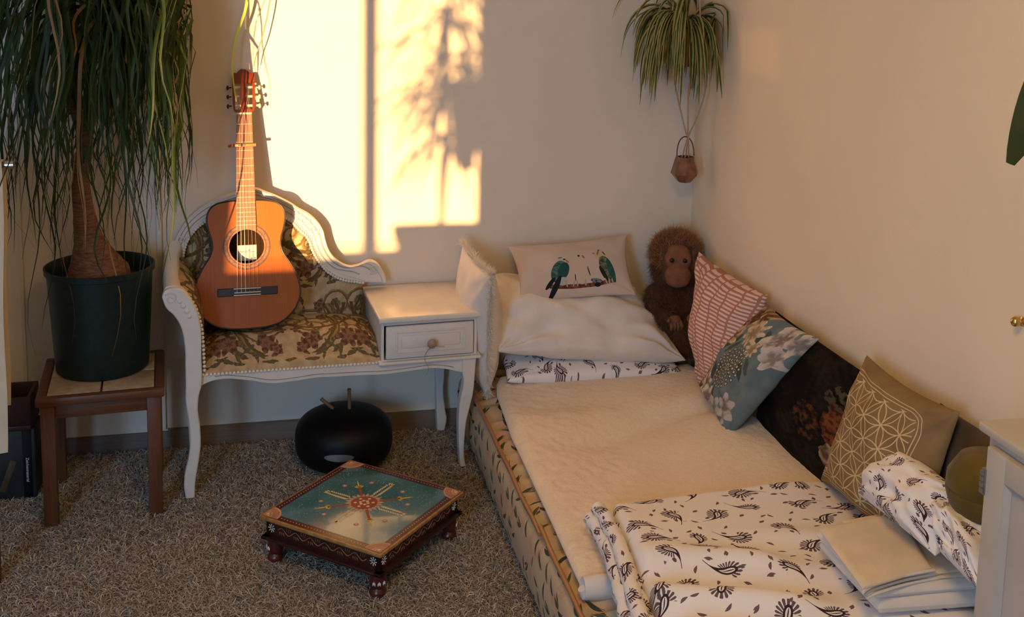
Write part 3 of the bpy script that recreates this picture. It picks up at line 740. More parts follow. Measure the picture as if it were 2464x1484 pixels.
def pillow(name, TL, TR, BR, BL, th, mat, k=.07, n=44, wr=.012, seed=0.0, back=1.0, uvs=(1, 1), uvflip=False, seamrun=None, pw=.55, build=True, parent=None, **kw):
    TL, TR, BR, BL = map(Vector, (TL, TR, BR, BL))
    nrm = ((TR - TL) + (BR - BL)).cross((BL - TL) + (BR - TR)).normalized()      # towards the viewer when TL,TR,BR,BL run clockwise
    nrm = -nrm
    mb = MB(); cen = (TL + TR + BR + BL) / 4
    def base(a, b):
        x, y = a - .5, b - .5
        xa = .5 + x * (1 - k * (1 - (2 * y) ** 2)); yb = .5 + y * (1 - k * (1 - (2 * x) ** 2))
        return TL * (1 - xa) * (1 - yb) + TR * xa * (1 - yb) + BR * xa * yb + BL * (1 - xa) * yb, x, y
    def fn(a, b, sgn):
        a, b = .5 - .5 * math.cos(PI * a), .5 - .5 * math.cos(PI * b)
        p, x, y = base(a, b)
        h = (max(0, 1 - (2 * x) ** 2) * max(0, 1 - (2 * y) ** 2)) ** pw * th * .5
        e = min(1, h / (th * .25))
        w_ = wr * e * (nz(a * 3 + seed, b * 3, sgn) + .5 * nz(a * 7 + seed, b * 7, sgn + 4))
        crn = abs(2 * x) * abs(2 * y); w_ += wr * .5 * crn * math.sin(math.atan2(abs(y) - .5, abs(x) - .5) * 9 + seed) * e
        return p + nrm * (sgn * h * (1 if sgn > 0 else back) + w_)
    uvf = (lambda a, b: ((.5 - .5 * math.cos(PI * a)) * uvs[0], (.5 + .5 * math.cos(PI * b)) * uvs[1]))
    mb.grid(n, n, lambda a, b: fn(a, b, 1), uvf); mb.grid(n, n, lambda a, b: fn(a, b, -1), uvf)
    if not build: return mb, base, nrm
    # weld the two halves along the seam
    bm = bmesh.new(); me0 = mb.mesh('t', 0, False); bm.from_mesh(me0); bmesh.ops.remove_doubles(bm, verts=bm.verts, dist=1e-5)
    bmesh.ops.recalc_face_normals(bm, faces=bm.faces)
    zs = min(v.co.z for v in bm.verts); off = Vector((cen.x, cen.y, zs)) if parent is None else Vector((0, 0, 0))
    for v in bm.verts: v.co -= off
    me = bpy.data.meshes.new(name); bm.to_mesh(me); bm.free(); bpy.data.meshes.remove(me0); me.shade_smooth(); me.materials.append(mat)
    o = link(bpy.data.objects.new(name, me), parent); o.location = off
    return tagit(o, **kw)

pillow('paisley_pillow', (-.80, -.075, .345), (-.135, -.075, .305), (-.135, -.345, .268), (-.80, -.330, .285), .095, m_pais, .03, wr=.006, seed=3, pw=.35, uvs=(.70, .32),
       label='flat paisley printed pillow lying under the large white pillow', cat='pillow', group='paisley printed bedding')
pillow('white_pillow', (-.795, -.055, .600), (-.245, -.055, .520), (-.125, -.325, .320), (-.838, -.345, .405), .16, m_linen, .025, 70, wr=.034, seed=1.3, pw=.36,
       label='large plain white pillow tilted against the back wall, under the bird cushion', cat='pillow')
pillow('bird_cushion', (-.752, -.075, .712), (-.283, -.065, .738), (-.293, -.225, .548), (-.742, -.235, .536), .085, m_bird, .085, 60, wr=.007, seed=5, pw=.5,
       label='oblong linen cushion printed with small green birds on a branch', cat='cushion')
# fringed cushion standing on edge beside the bench
fc = thing('fringed_cushion', 'cream cushion with frayed edge squeezed between bench drawer and bed', 'cushion', (-.885, -.27, .23))
c4 = [(-.925 + .885, -.085 + .27, .735 - .23), (-.893 + .885, -.475 + .27, .725 - .23), (-.868 + .885, -.315 + .27, .232 - .23), (-.868 + .885, -.045 + .27, .245 - .23)]
pillow('cushion_cover', *c4, .15, m_linen, .08, 44, wr=.008, seed=8, pw=.5, parent=fc)
_, base, nr = pillow('t', *c4, .1, m_linen, .08, 4, build=False)
Pb, Db = [], []
cen = sum((Vector(c) for c in c4), Vector()) / 4
for i in range(6500):
    t = random.random(); e = random.random()
    if e < .5: p, *_ = base(t, 0.0)
    elif e < .92: p, *_ = base(1.0, t)
    else: p, *_ = base(t, 1.0)
    d = (p - cen).normalized() + Vector((random.gauss(0, .45), random.gauss(0, .4), random.gauss(0, .4)))
    Pb.append(p + nr * random.gauss(0, .003)); Db.append(d.normalized())
Pb = np.array(Pb); Db = np.array(Db); Lf = rng.uniform(.006, .021, len(Pb))
strands('fringe', Pb, Db, Lf, rng.normal(0, .008, (len(Pb), 3)), np.full(len(Pb), .0008), attr_mat('fringe'), np.tile([[.82, .76, .66]], (len(Pb), 1)), fc, kind='stuff')

pillow('pink_cushion', (-.095, -.335, .735), (-.045, -.815, .715), (-.135, -.83, .34), (-.145, -.545, .305), .20, m_pink, .06, 60, wr=.022, seed=2.2, back=.35, pw=.45,
       label='square dusty pink cushion with white dashed stripes, leaning on the right wall', cat='cushion')
pillow('floral_cushion', (-.075, -.885, .705), (-.075, -1.235, .715), (-.215, -.945, .295), (-.185, -.610, .340), .15, m_blue, .06, 60, wr=.018, seed=4.4, back=.5, pw=.45,
       label='blue-grey cushion printed with large cream flowers, tilted over the bed', cat='cushion')
pillow('tapestry_cushion', (-.055, -.90, .690), (-.055, -1.52, .695), (-.095, -1.52, .325), (-.095, -.88, .300), .11, m_tap, .02, 40, wr=.006, seed=6,
       label='dark tapestry cushion with rust coloured jug, behind the lattice cushion', cat='cushion')
pillow('lattice_cushion', (-.075, -1.500, .760), (-.075, -1.925, .775), (-.145, -1.93, .40), (-.135, -1.405, .365), .17, m_life, .09, 60, wr=.016, seed=9, back=.3, pw=.48,
       label='brown cushion with a pale interlaced circle pattern', cat='cushion')
pillow('brown_cushion', (-.045, -1.80, .745), (-.045, -2.15, .765), (-.07, -2.15, .40), (-.07, -1.80, .40), .06, m_brown, .05, 30, wr=.006, seed=11,
       label='plain dark brown cushion against the wall beside the white cabinet', cat='cushion')
mb = MB(); mb.lathe([(r * .80, z * .86) for r, z in ((0, 0), (.06, .004), (.10, .03), (.115, .075), (.115, .085), (.112, .0875), (.115, .09), (.113, .12), (.085, .165), (.04, .18), (0, .182))], 36)
mb.obj('round_cushion', m_olive, ang=180, loc=(-.100, -2.085, .592), label='small round olive cushion on the pillow pile next to the cabinet', cat='cushion')

# duvet and its folded left side
def dz(x, y):
    f = .021 * math.sin((y * 1.0 + x * .42) * 34 + 2.2 * nz(x * 2.4, y * 2.4)) * ss(-y, 1.60, 1.78)
    g = .010 * nz(x * 5 + 3, y * 5) + .012 * nz(x * 2.2, y * 2.2, 4)
    return (f + g) * (1 - .75 * ss(x, -.50, -.38) * ss(-y, 1.66, 1.76))
def duv_uv(x, y): return (x * .85 + y * .15, y * 1.0)
slab('paisley_duvet', lambda y: float(np.interp(-y, [1.38, 1.45, 1.6, 1.93, 2.1, 2.27], [-.735, -.752, -.762, -.80, -.82, -.83])), lambda y: -.075, -1.388, -2.27, lambda x, y: .3, lambda x, y: .366 + .010 * ss(-y, 1.4, 1.7), m_pais, .035, 130, 150,
     disp=dz, uvf=duv_uv, center=True, label='white paisley duvet folded over the near end of the mattress', cat='duvet')
mb = MB()
for k in range(3):
    for_ = [(-.800 + .020 * k - .004, -1.405), (-.803 + .02 * k, -1.50), (-.810 + .02 * k, -1.62), (-.835 + .02 * k, -1.78), (-.858 + .022 * k, -1.93), (-.872 + .024 * k, -2.08), (-.874 + .024 * k, -2.24)]
    pts = [(x + .007 * nz(i * .9, k), y, .318 + .026 * (k % 2) + .012 * nz(i * 1.1, k * 3)) for i, (x, y) in enumerate(cm2(for_, 5))]
    nn = len(pts); rads = [.020 + .004 * nz(i * .7, k + 9) for i in range(nn)]
    b0 = len(mb.u); mb.tube(pts, rads, 12, uv=True)
    for q in range(b0, len(mb.u)): mb.u[q] = (mb.u[q][0] * .14 + k * .21, mb.u[q][1] * .72)
mb.obj('duvet_folds', m_pais, center=True, label='bunched folds of paisley cloth along the left side of the duvet', cat='bedding')
mb = MB()
pillow('paisley_pillow', (-.115, -1.775, .632), (-.125, -2.03, .630), (-.215, -2.075, .515), (-.205, -1.725, .485), .15, m_pais, .05, 50, wr=.022, seed=13, pw=.45, uvs=(.36, .30),
       label='crumpled paisley pillow propped against the lattice cushion', cat='pillow', group='paisley printed bedding')
pillow('paisley_pillow', (-.10, -1.91, .575), (-.11, -2.12, .61), (-.21, -2.27, .515), (-.21, -2.085, .53), .15, m_pais, .04, 50, wr=.026, seed=15, pw=.45, uvs=(.30, .36),
       label='paisley pillow wedged between the folded fleece and the cabinet', cat='pillow', group='paisley printed bedding')
# folded fleece: a stack of layers
tw = thing('folded_fleece', 'folded cream fleece blanket with stitched edge on the paisley duvet', 'blanket', (-.26, -1.93, .385))
def layer(name, q, z0, z1, mat, seed):
    """q: four corners (x,y) back-left, back-right, front-right, front-left"""
    q = [Vector((a + .26, b + 1.93, 0)) for a, b in q]; mb = MB()
    def f(a, b, top):
        a, b = .5 - .5 * math.cos(PI * a), .5 - .5 * math.cos(PI * b)
        p = q[0] * (1 - a) * (1 - b) + q[1] * a * (1 - b) + q[2] * a * b + q[3] * (1 - a) * b
        d = min(a, 1 - a) * .25; e = min(b, 1 - b) * .26; t = min(1, min(d, e) / .022); r = math.sqrt(max(0, 1 - (1 - t) ** 2))
        m_ = (z0 + z1) / 2; n_ = .004 * nz(a * 4 + seed, b * 4)
        return (p.x, p.y, m_ + (z1 - m_) * r + n_ * r if top else m_ - (m_ - z0) * r)
    mb.grid(30, 30, lambda a, b: f(a, b, 1)); mb.grid(16, 16, lambda a, b: f(a, b, 0))
    mb.obj(name, mat, tw, ang=60)
layer('bottom_layer', ((-.345, -1.80), (-.03, -1.78), (-.060, -2.10), (-.345, -2.075)), .000, .040, m_linen, 1)
layer('middle_layer', ((-.355, -1.80), (-.02, -1.765), (-.055, -2.085), (-.35, -2.07)), .034, .064, m_linen, 2)
layer('fold', ((-.25, -1.795), (-.02, -1.765), (-.07, -2.07), (-.30, -2.055)), .060, .074, m_fleece, 4)
layer('fold', ((-.29, -1.80), (-.09, -1.78), (-.13, -2.06), (-.33, -2.06)), .070, .084, m_fleece, 6)
layer('top_layer', ((-.372, -1.842), (-.140, -1.805), (-.205, -2.052), (-.40, -2.098)), .078, .094, m_fleece, 5)
for kx, (x0, z0) in enumerate(((-.402, .080), (-.396, .070), (-.388, .060))):
    pts = [(x0 + .26 + .002, -2.10 + 1.93 + .004 * kx, z0), (x0 + .03 + .26, -2.085 + 1.93, z0 + .004), (x0 + .11 + .26, -2.068 + 1.93, z0 + .006), (x0 + .20 + .26, -2.058 + 1.93, z0 + .006)]
    MB().tube(catmull(pts, 5), .0035, 6).obj('stitched_edge', m_stitch if kx % 2 else m_linen, tw)

# ------------------------------------------------------------------ telephone bench
BA = .0596
bench = thing('telephone_bench', 'white carved telephone bench with floral upholstered seat and a drawer', 'bench', (-.957, 0, FZ + .006), BA)
BZ = -(FZ + .006)
def bo(mb, name, mat, ang=40, par=None, **k):
    o = mb.obj(name, mat, par or bench, ang=ang, **k)
    if par is None: o.location.z = BZ
    return o
outer = [(-1.005, .735), (-.981, .802), (-.946, .859), (-.89, .908), (-.834, .932), (-.771, .951), (-.728, .960), (-.704, .958), (-.679, .946), (-.643, .93), (-.593, .902), (-.566, .882), (-.528, .859), (-.499, .83), (-.48, .799), (-.473, .768), (-.463, .734), (-.448, .705), (-.426, .681), (-.4, .664), (-.373, .658), (-.343, .665), (-.321, .675), (-.301, .675), (-.28, .662), (-.264, .637), (-.253, .611), (-.252, .592)]
inner = [(-.962, .725), (-.957, .756), (-.947, .785), (-.929, .814), (-.905, .839), (-.877, .858), (-.856, .869), (-.793, .889), (-.729, .893), (-.665, .88), (-.608, .85), (-.587, .834), (-.565, .808), (-.543, .787), (-.529, .763), (-.519, .732), (-.507, .706), (-.489, .677), (-.47, .653), (-.448, .636), (-.426, .622), (-.396, .611), (-.366, .606), (-.339, .6)]
N_ = 120
oo = resample(cm2(outer, 5), N_); ii = resample(cm2(inner, 5), N_)
secs = [(0, -.028), (0, -.052), (.03, -.058), (.14, -.058), (.18, -.052), (.5, -.055), (.82, -.052), (.86, -.058), (.97, -.058), (1, -.05), (1, -.028)]
mb = MB(); vs = []
for a, b in zip(oo, ii):
    for t, d in secs: q = a.lerp(b, t); vs.append((q.x, d, q.y))
K = len(secs)
mb.add(vs, [(i * K + j, i * K + (j + 1) % K, (i + 1) * K + (j + 1) % K, (i + 1) * K + j) for i in range(N_ - 1) for j in range(K)] + [tuple(range(K)), tuple(range((N_ - 1) * K, N_ * K))])
bo(mb, 'backrest_frame', m_white, 35)
def zin(x):
    xs = [p.x for p in ii]; zs = [p.y for p in ii]
    return float(np.interp(x, xs, zs))
xs0, xs1 = -.958, -.335
def bk(a, b):
    x = xs0 + (xs1 - xs0) * a; zt = zin(x) + .006; z = .44 + (zt - .44) * b
    bul = (1 - (2 * a - 1) ** 6) * (1 - max(0, (b - .55) / .45) ** 4)
    return (x, -.034 - .034 * bul ** .6, z)
mb = MB().grid(50, 36, bk, lambda a, b: (xs0 + (xs1 - xs0) * a + .62, .44 + (zin(xs0 + (xs1 - xs0) * a) - .44) * b + .02))
mb.grid(8, 8, lambda a, b: (bk(a, b)[0], -.03, bk(a, b)[2]))
bo(mb, 'backrest_pad', m_dam, 180)
stud = MB().sphere((0, 0, 0), (.0058, .0045, .0058), 8, 5).mesh('stud', 180); stud.materials.append(m_white)
for p in resample([(q.x, q.y) for q in ii], 82)[1:]: inst('stud', stud, bench, (p.x, -.062, p.y + BZ - .002))
# seat
def st(a, b):
    x = -.905 + .582 * a; y = -.368 + .315 * b
    e = ss(b, 0, .45) ; h = .418 + .070 * e * (1 - .35 * abs(2 * a - 1) ** 5) + .012 * math.sin(PI * a)
    if b < .06: h = .412 + (h - .412) * math.sqrt(b / .06) if b > 0 else .408
    return (x, y, h)
mb = MB().grid(50, 40, st, lambda a, b: (-.905 + .582 * a + .62, .30 * b + .0)); mb.grid(4, 4, lambda a, b: (-.905 + .582 * a, -.366 + .31 * b, .405))
bo(mb, 'seat_cushion', m_dam, 180)
for i in range(48): inst('stud', stud, bench, (-.905 + .58 * i / 47, -.373, .414 - .008 * i / 47 + BZ))
apron = [(-.915, .374), (-.89, .388), (-.837, .396), (-.758, .383), (-.691, .367), (-.623, .367), (-.54, .373), (-.485, .371), (-.401, .369), (-.315, .365), (-.229, .368), (-.156, .372), (-.112, .368), (-.068, .357), (-.03, .345)]
fnF = lambda a, b, d: (a, d, b)
poly = cm2(apron, 5) + [(-.03, .404), (-.32, .408), (-.915, .412)]
bo(MB().prism(poly, -.372, -.352, fnF), 'front_apron', m_white, 30)
mb = MB(); pts = [(x, -.3735, z + .012) for x, z in cm2(apron, 4)][6:-4]; mb.tube(pts, .0014, 5)
bo(mb, 'apron_groove', m_line)
bo(MB().box((-.93, -.06, .36), (-.02, -.04, .41), .003).box((-.94, -.35, .37), (-.92, -.05, .41), .003).box((-.03, -.35, .36), (-.012, -.05, .405), .003), 'seat_rail', m_white)
postL = [(-1.026, .688), (-1.014, .652), (-.989, .623), (-.968, .579), (-.959, .516), (-.959, .459), (-.959, .389), (-.960, .332), (-.951, .26), (-.949, .188), (-.957, .131), (-.967, .089), (-.971, .046), (-.966, 0)]
postR = [(-.985, .716), (-.962, .709), (-.935, .668), (-.919, .625), (-.909, .568), (-.909, .484), (-.908, .427), (-.91, .384), (-.919, .35), (-.923, .3), (-.917, .242), (-.916, .184), (-.923, .127), (-.935, .056), (-.938, 0)]
poly = cm2(postL, 4) + cm2(postR, 4)[::-1] + cm2([(-1.0, .716), (-1.018, .708), (-1.026, .688)], 3)[:-1]
def bevelled(mb, name, mat, par=None, w=.004):
    o = bo(mb, name, mat, 35, par); md = o.modifiers.new('bevel', 'BEVEL'); md.width = w; md.segments = 2; md.limit_method = 'ANGLE'; md.angle_limit = .9
    return o
lg = bevelled(MB().prism(poly, -.390, -.352, fnF), 'leg', m_white)
def spiral(cx, cz, r0, r1, turns, a0, y, sgn=1, rad=.0025, n=26, tail=()):
    pts = [(cx + (r0 + (r1 - r0) * i / n) * math.cos(a0 + sgn * 2 * PI * turns * i / n), y, cz + (r0 + (r1 - r0) * i / n) * math.sin(a0 + sgn * 2 * PI * turns * i / n)) for i in range(n + 1)] + list(tail)
    return MB().tube(pts, rad, 6)
cs = spiral(-1.000, .684, .004, .020, 1.4, 0, -.391)
for (x, z, r) in ((-.972, .672, .008), (-.962, .656, .0085), (-.951, .638, .009), (-.944, .620, .007)): cs.sphere((x, -.390, z), (r, .004, r), 10, 6)
bo(cs, 'carved_scroll', m_white, 180)
for cx, cz, r, a0, sg in ((-.545, .842, .026, 0, 1), (-.505, .806, .022, 2, 1), (-.300, .645, .020, 1, -1), (-.575, .866, .018, 3, -1), (-.965, .79, .014, 1, 1)):
    bo(spiral(cx, cz, .003, r, 1.5, a0, -.0575, sg, .0021), 'carved_scroll', m_white, 180)
mb = MB()
for k in (.3, .62): mb.tube([(a.lerp(b, k).x, -.0555, a.lerp(b, k).y) for a, b in zip(oo[3:-8:2], ii[3:-8:2])], .0016, 5)
bo(mb, 'carved_line', m_line)
# left arm: rail sweeping forward, pad inside
rail = catmull([(-.990, -.05, .772), (-.998, -.10, .748), (-1.000, -.18, .722), (-.998, -.27, .706), (-.995, -.365, .704)], 6)
vs = []; fs = []
sec = [(-.022, -.02), (-.026, 0), (-.018, .012), (.0, .015), (.018, .012), (.026, .0), (.024, -.02)]
for p in rail: vs += [(p.x + a, p.y, p.z + b) for a, b in sec]
K = len(sec); R_ = len(rail)
mb = MB().add(vs, [(i * K + j, i * K + (j + 1) % K, (i + 1) * K + (j + 1) % K, (i + 1) * K + j) for i in range(R_ - 1) for j in range(K)] + [tuple(range(K)), tuple(range((R_ - 1) * K, R_ * K))])
bo(mb, 'arm_rail', m_white, 60)
pa = resample(cm2([(-.978, .705), (-.948, .668), (-.930, .625), (-.918, .568), (-.914, .50), (-.912, .43)], 5), 30)
def arm(a, b):
    i = b * 29; p = pa[int(i)].lerp(pa[min(29, int(i) + 1)], i - int(i)); d = 1 - a
    lift = .045 * d * (1 - b); bul = (1 - (2 * a - 1) ** 4) * (1 - (2 * b - 1) ** 4) * .030
    return (p.x + bul - .012, -.365 + .31 * d, p.y + lift)
mb = MB().grid(24, 28, arm, lambda a, b: (a * .31 + .05, b * .3)); mb.grid(6, 6, lambda a, b: (arm(a, b)[0] - .02 - .03 * (1 - (2 * a - 1) ** 4) * (1 - (2 * b - 1) ** 4), arm(a, b)[1], arm(a, b)[2]))
bo(mb, 'arm_pad', m_dam, 180)
for p in resample([(q.x, q.y) for q in pa], 22): inst('stud', stud, bench, (p.x + .012, -.373, p.y + BZ))
# other legs
lR = [(-.038, .350), (-.033, .305), (-.044, .245), (-.049, .184), (-.048, .122), (-.045, .06), (-.040, 0)]
rR = [(.012, .402), (.009, .37), (.007, .332), (.002, .271), (-.009, .219), (-.021, .166), (-.026, .105), (-.027, .043), (-.020, 0)]
poly = cm2(lR, 4) + cm2(rR, 4)[::-1] + [(-.038, .402)]
legR = bevelled(MB().prism(poly, -.380, -.340, fnF), 'leg', m_white)
bl = [(-.066, .40), (-.063, .231), (-.060, .116), (-.056, 0)]; br = [(-.028, .40), (-.030, .228), (-.034, .163), (-.025, .079), (-.019, .046), (-.027, 0)]
bevelled(MB().prism(cm2(bl, 3) + cm2(br, 3)[::-1], -.062, -.028, fnF), 'leg', m_white)
bevelled(MB().prism([(x - .895, z) for x, z in cm2(bl, 3) + cm2(br, 3)[::-1]], -.062, -.028, fnF), 'leg', m_white)
# drawer cabinet
bo(MB().box((-.322, -.374, .410), (-.312, -.02, .548), .002).box((.002, -.374, .405), (.013, -.02, .548), .002).box((-.32, -.03, .405), (.01, -.02, .548), .002).box((-.32, -.374, .405), (.01, -.02, .415), .002).box((-.313, -.374, .535), (.003, -.366, .548), .001), 'drawer_case', m_white)
bo(MB().box((-.332, -.392, .400), (.026, -.015, .411), .004, 3), 'moulding', m_white)
bo(MB().box((-.334, -.398, .550), (.024, -.012, .570), .006, 3), 'table_top', m_white2)
dr = bo(MB().box((-.307, -.386, .420), (-.002, -.372, .534), .004), 'drawer', m_white)
px0, px1, pz0, pz1 = -.268, -.036, .446, .510
for a, b in (((px0, pz0 - .006), (px1, pz0)), ((px0, pz1), (px1, pz1 + .006)), ((px0 - .006, pz0 - .006), (px0, pz1 + .006)), ((px1, pz0 - .006), (px1 + .006, pz1 + .006))):
    MB().box((a[0], -.3895, a[1]), (b[0], -.385, b[1]), .0018).obj('panel_moulding', m_white, dr, ang=30)
MB().box((px0 + .014, -.3885, pz0 + .010), (px1 - .014, -.385, pz1 - .010), .003).obj('drawer_panel', m_white, dr, ang=30)
MB().lathe([(.006, 0), (.006, .012), (.014, .016), (.0165, .022), (.014, .028), (0, .031)], 20, (-.153, -.386, .472), Matrix.Rotation(PI / 2, 4, 'X')).obj('knob', plain('knob_wood', (.36, .24, .17), .4), dr, ang=60)
mb = MB().tube(catmull([(-.150, -.402, .462), (-.166, -.396, .445), (-.176, -.394, .425), (-.172, -.3935, .404), (-.160, -.3935, .378), (-.163, -.375, .352)], 5), .0011, 5)
mb.tube(catmull([(-.150, -.402, .464), (-.128, -.396, .456), (-.105, -.391, .452)], 5), .0009, 5)
bo(mb, 'thread', m_cord, par=None)
mb = MB().prism([(-.262, .372), (-.20, .372), (-.212, .352), (-.222, .356), (-.24, .362)], -.200, -.196, fnF)
o = bo(mb, 'dangling_cloth', m_blackcloth)

# ------------------------------------------------------------------ guitar
gb = Vector((-1.695, -.275, .470)); gt = Vector((-1.681, -.052, 1.372))
gv = (gt - gb).normalized(); gw = Vector((0, -1, 0)); gw = (gw - gv * gw.dot(gv)).normalized(); gu = gv.cross(gw)
rr = math.radians(1.5); gu2 = gu * math.cos(rr) + gv * math.sin(rr); gv2 = gv * math.cos(rr) - gu * math.sin(rr)
GM = Matrix(((gu2.x, gv2.x, gw.x, gb.x), (gu2.y, gv2.y, gw.y, gb.y), (gu2.z, gv2.z, gw.z, gb.z), (0, 0, 0, 1)))
GS = .957; GM = Matrix.Translation(gt) @ Matrix.Scale(GS, 4) @ Matrix.Translation(-gt) @ GM
gtr = thing('guitar', 'classical guitar with cedar top standing on the bench seat, leaning on the wall', 'guitar', matrix=GM)
hw = [(0, 0), (.06, .003), (.115, .018), (.160, .056), (.184, .112), (.178, .168), (.153, .222), (.129, .260), (.119, .290), (.121, .320), (.131, .355), (.137, .392), (.129, .425), (.104, .447), (.065, .455), (.03, .457), (0, .457)]
right = cm2(hw, 5); outl = right + [(-a, b) for a, b in right[::-1]][1:-1]
HC, HR = (0.0, .292), .0605
n = len(outl)
mb = MB(); vs = []
for t in (0, .04, .5, 1):
    for a, b in outl:
        L_ = math.hypot(a - HC[0], b - HC[1]); k = HR / L_
        q = k + (1 - k) * t; vs.append((HC[0] + (a - HC[0]) * q, HC[1] + (b - HC[1]) * q, 0.0))
mb.add(vs, [(j * n + i, j * n + (i + 1) % n, (j + 1) * n + (i + 1) % n, (j + 1) * n + i) for j in range(3) for i in range(n)])
mb.add([(a, b, -.003) for a, b, c in vs[:n]] + vs[:n], [(i, (i + 1) % n, (i + 1) % n + n, i + n) for i in range(n)])
mb.obj('soundboard', m_cedar, gtr, ang=20)
mb = MB(); GD = .085
mb.add([(a, b, .0) for a, b in outl] + [(a, b, -GD) for a, b in outl], [(i, (i + 1) % n, (i + 1) % n + n, i + n) for i in range(n)] + [tuple(range(n, 2 * n))])
mb.obj('sides_and_back', m_side, gtr, ang=40)
mb = MB().tube([(a * 1.0, b, .0005) for a, b in outl] + [(*outl[0], .0005)], .0028, 6); mb.obj('binding', m_ebony, gtr, ang=180)
MB().lathe([(.0, -.06), (.11, -.0601)], 32, (HC[0], HC[1], 0)).obj('inside_back', m_hole, gtr)
mb = MB()
for r0, r1, mat, nm in ((.061, .066, m_ring2, 'rosette_ring'), (.066, .070, m_ring1, 'rosette_ring'), (.070, .078, m_ring2, 'rosette_ring'), (.078, .083, m_ring1, 'rosette_ring')):
    MB().lathe([(r0, .0002), (r0, .0009), (r1, .0009), (r1, .0002)], 56, (HC[0], HC[1], 0), caps=False).obj(nm, mat, gtr)
lab = MB().box((-.032, HC[1] - .052, -.0595), (.034, HC[1] + .004, -.0590)).obj('paper_label', m_paper, gtr, label='paper label with a handwritten name inside the sound hole')
mb = MB()
wr_ = [(-.026, 0), (-.0245, .006), (-.022, -.001), (-.0205, .006), (-.018, -.001), (-.016, .002), (-.0135, .000), (-.011, .003), (-.009, 0), (-.006, .002), (-.004, 0), (-.001, .006), (0, -.002)]
mb.tube([(x, HC[1] - .021 + y, -.0587) for x, y in cm2(wr_, 4)], .0006, 4)
wr_ = [(.006, -.003), (.007, .007), (.010, .006), (.0085, .001), (.012, -.002), (.014, .001), (.017, -.001), (.019, .001), (.022, -.001), (.024, .001), (.029, 0)]
mb.tube([(x, HC[1] - .020 + y, -.0587) for x, y in cm2(wr_, 4)], .0006, 4)
mb.box((.012, HC[1] - .046, -.0589), (.020, HC[1] - .043, -.0586)).box((.024, HC[1] - .045, -.0589), (.030, HC[1] - .042, -.0586))
mb.obj('handwriting', m_ink, lab)
# bridge
br = bevelled(MB().box((-.104, .118, .0), (.104, .146, .008), .0), 'bridge', m_ebony, gtr, .002)
MB().box((-.046, .128, .008), (.046, .131, .0125), .001).obj('saddle', m_bone, br)
MB().box((-.048, .119, .0078), (.046, .122, .0088), .0004).box((-.048, .142, .0078), (.046, .145, .0088), .0004).obj('tie_strip', m_bone, br)
# neck, fingerboard, frets
NV, SV = .768, .130
def fw(v): return .0275 + (.0345 - .0275) * (NV - v) / (NV - .36)
mb = MB(); mb.prism([(-fw(NV), NV), (fw(NV), NV), (fw(.352), .352)] + [(HC[0] + .0605 * math.cos(t), HC[1] + .0605 * math.sin(t)) for t in np.linspace(.98, PI - .98, 9)] + [(-fw(.352), .352)], .0015, .0065, lambda a, b, d: (a, b, d))
mb.obj('fingerboard', m_rosew, gtr, ang=30)
mb = MB()
vs = []
for v in np.linspace(.44, NV, 8):
    for t in np.linspace(0, PI, 9): vs.append((-fw(v) * math.cos(t), v, .0015 - .022 * math.sin(t) ** .8))
mb.add(vs, [(i * 9 + j, i * 9 + j + 1, (i + 1) * 9 + j + 1, (i + 1) * 9 + j) for i in range(7) for j in range(8)]); mb.obj('neck', m_mahog, gtr, ang=180)
SL = NV - SV
for k in range(1, 19):
    v = SV + SL * 2 ** (-k / 12)
    if v > .36: MB().tube([(-fw(v), v, .0068), (fw(v), v, .0068)], .0011, 6).obj('fret', m_fret, gtr)
MB().box((-.0275, NV, .002), (.0275, NV + .006, .0095), .001).obj('nut', m_bone, gtr)
# headstock with two open slots, tilted back a little
HT = Matrix.Translation((0, NV + .006, .004)) @ Matrix.Rotation(math.radians(-10), 4, 'X')
fn = lambda a, b, d: HT @ Vector((a, b, d))
mb = MB()
mb.prism([(-.0275, 0), (.0275, 0), (.036, .012), (-.036, .012)], -.016, 0, fn)
for s_ in (-1, 1): mb.prism([(s_ * .036, .012), (s_ * .039, .03), (s_ * .0405, .115), (s_ * .0315, .115), (s_ * .030, .012)], -.016, 0, fn)
mb.prism([(-.0105, .012), (.0105, .012), (.0105, .115), (-.0105, .115)], -.016, 0, fn)
mb.prism([(-.0405, .113), (.0405, .113), (.0405, .140), (.037, .150), (.029, .152), (.023, .150), (.016, .158), (.006, .165), (-.008, .166), (-.018, .158), (-.024, .150), (-.031, .152), (-.038, .149), (-.0405, .140)], -.016, 0, fn)
mb.obj('headstock', m_mahog, gtr, ang=30)
for s_ in (-1, 1):
    pl = MB(); pl.prism([(s_ * .0415, .018), (s_ * .0425, .018), (s_ * .0425, .112), (s_ * .0415, .112)], -.013, -.003, fn); pl.obj('tuner_plate', m_chrome, gtr)
    for k in range(3):
        v = .028 + .035 * k
        MB().tube([fn(s_ * .010, v, -.007), fn(s_ * .032, v, -.007)], .0048, 12).obj('string_roller', m_bone, gtr, ang=60)
        t = MB().tube([fn(s_ * .042, v, -.008), fn(s_ * .052, v, -.012)], .0025, 8)
        t.sphere(fn(s_ * .056, v, -.012), (.005, .009, .006), 12, 8)
        t.obj('tuner_knob', m_bone if s_ > 0 else m_ebony, gtr, ang=60)
for k in range(6):
    u0, u1 = -.022 + .0088 * k, -.036 + .0144 * k
    s_ = -1 if k < 3 else 1; v = .028 + .035 * (k % 3 if k < 3 else 2 - k % 3)
    MB().tube([(u1, SV, .0128), (u0, NV + .003, .0100), fn(s_ * .02, v, -.003)], .00065 if k < 3 else .0004, 5).obj('string', m_fret if k < 3 else m_cord, gtr)
cv = SV + SL * (2 ** (-3 / 12) * .6 + 2 ** (-4 / 12) * .4)
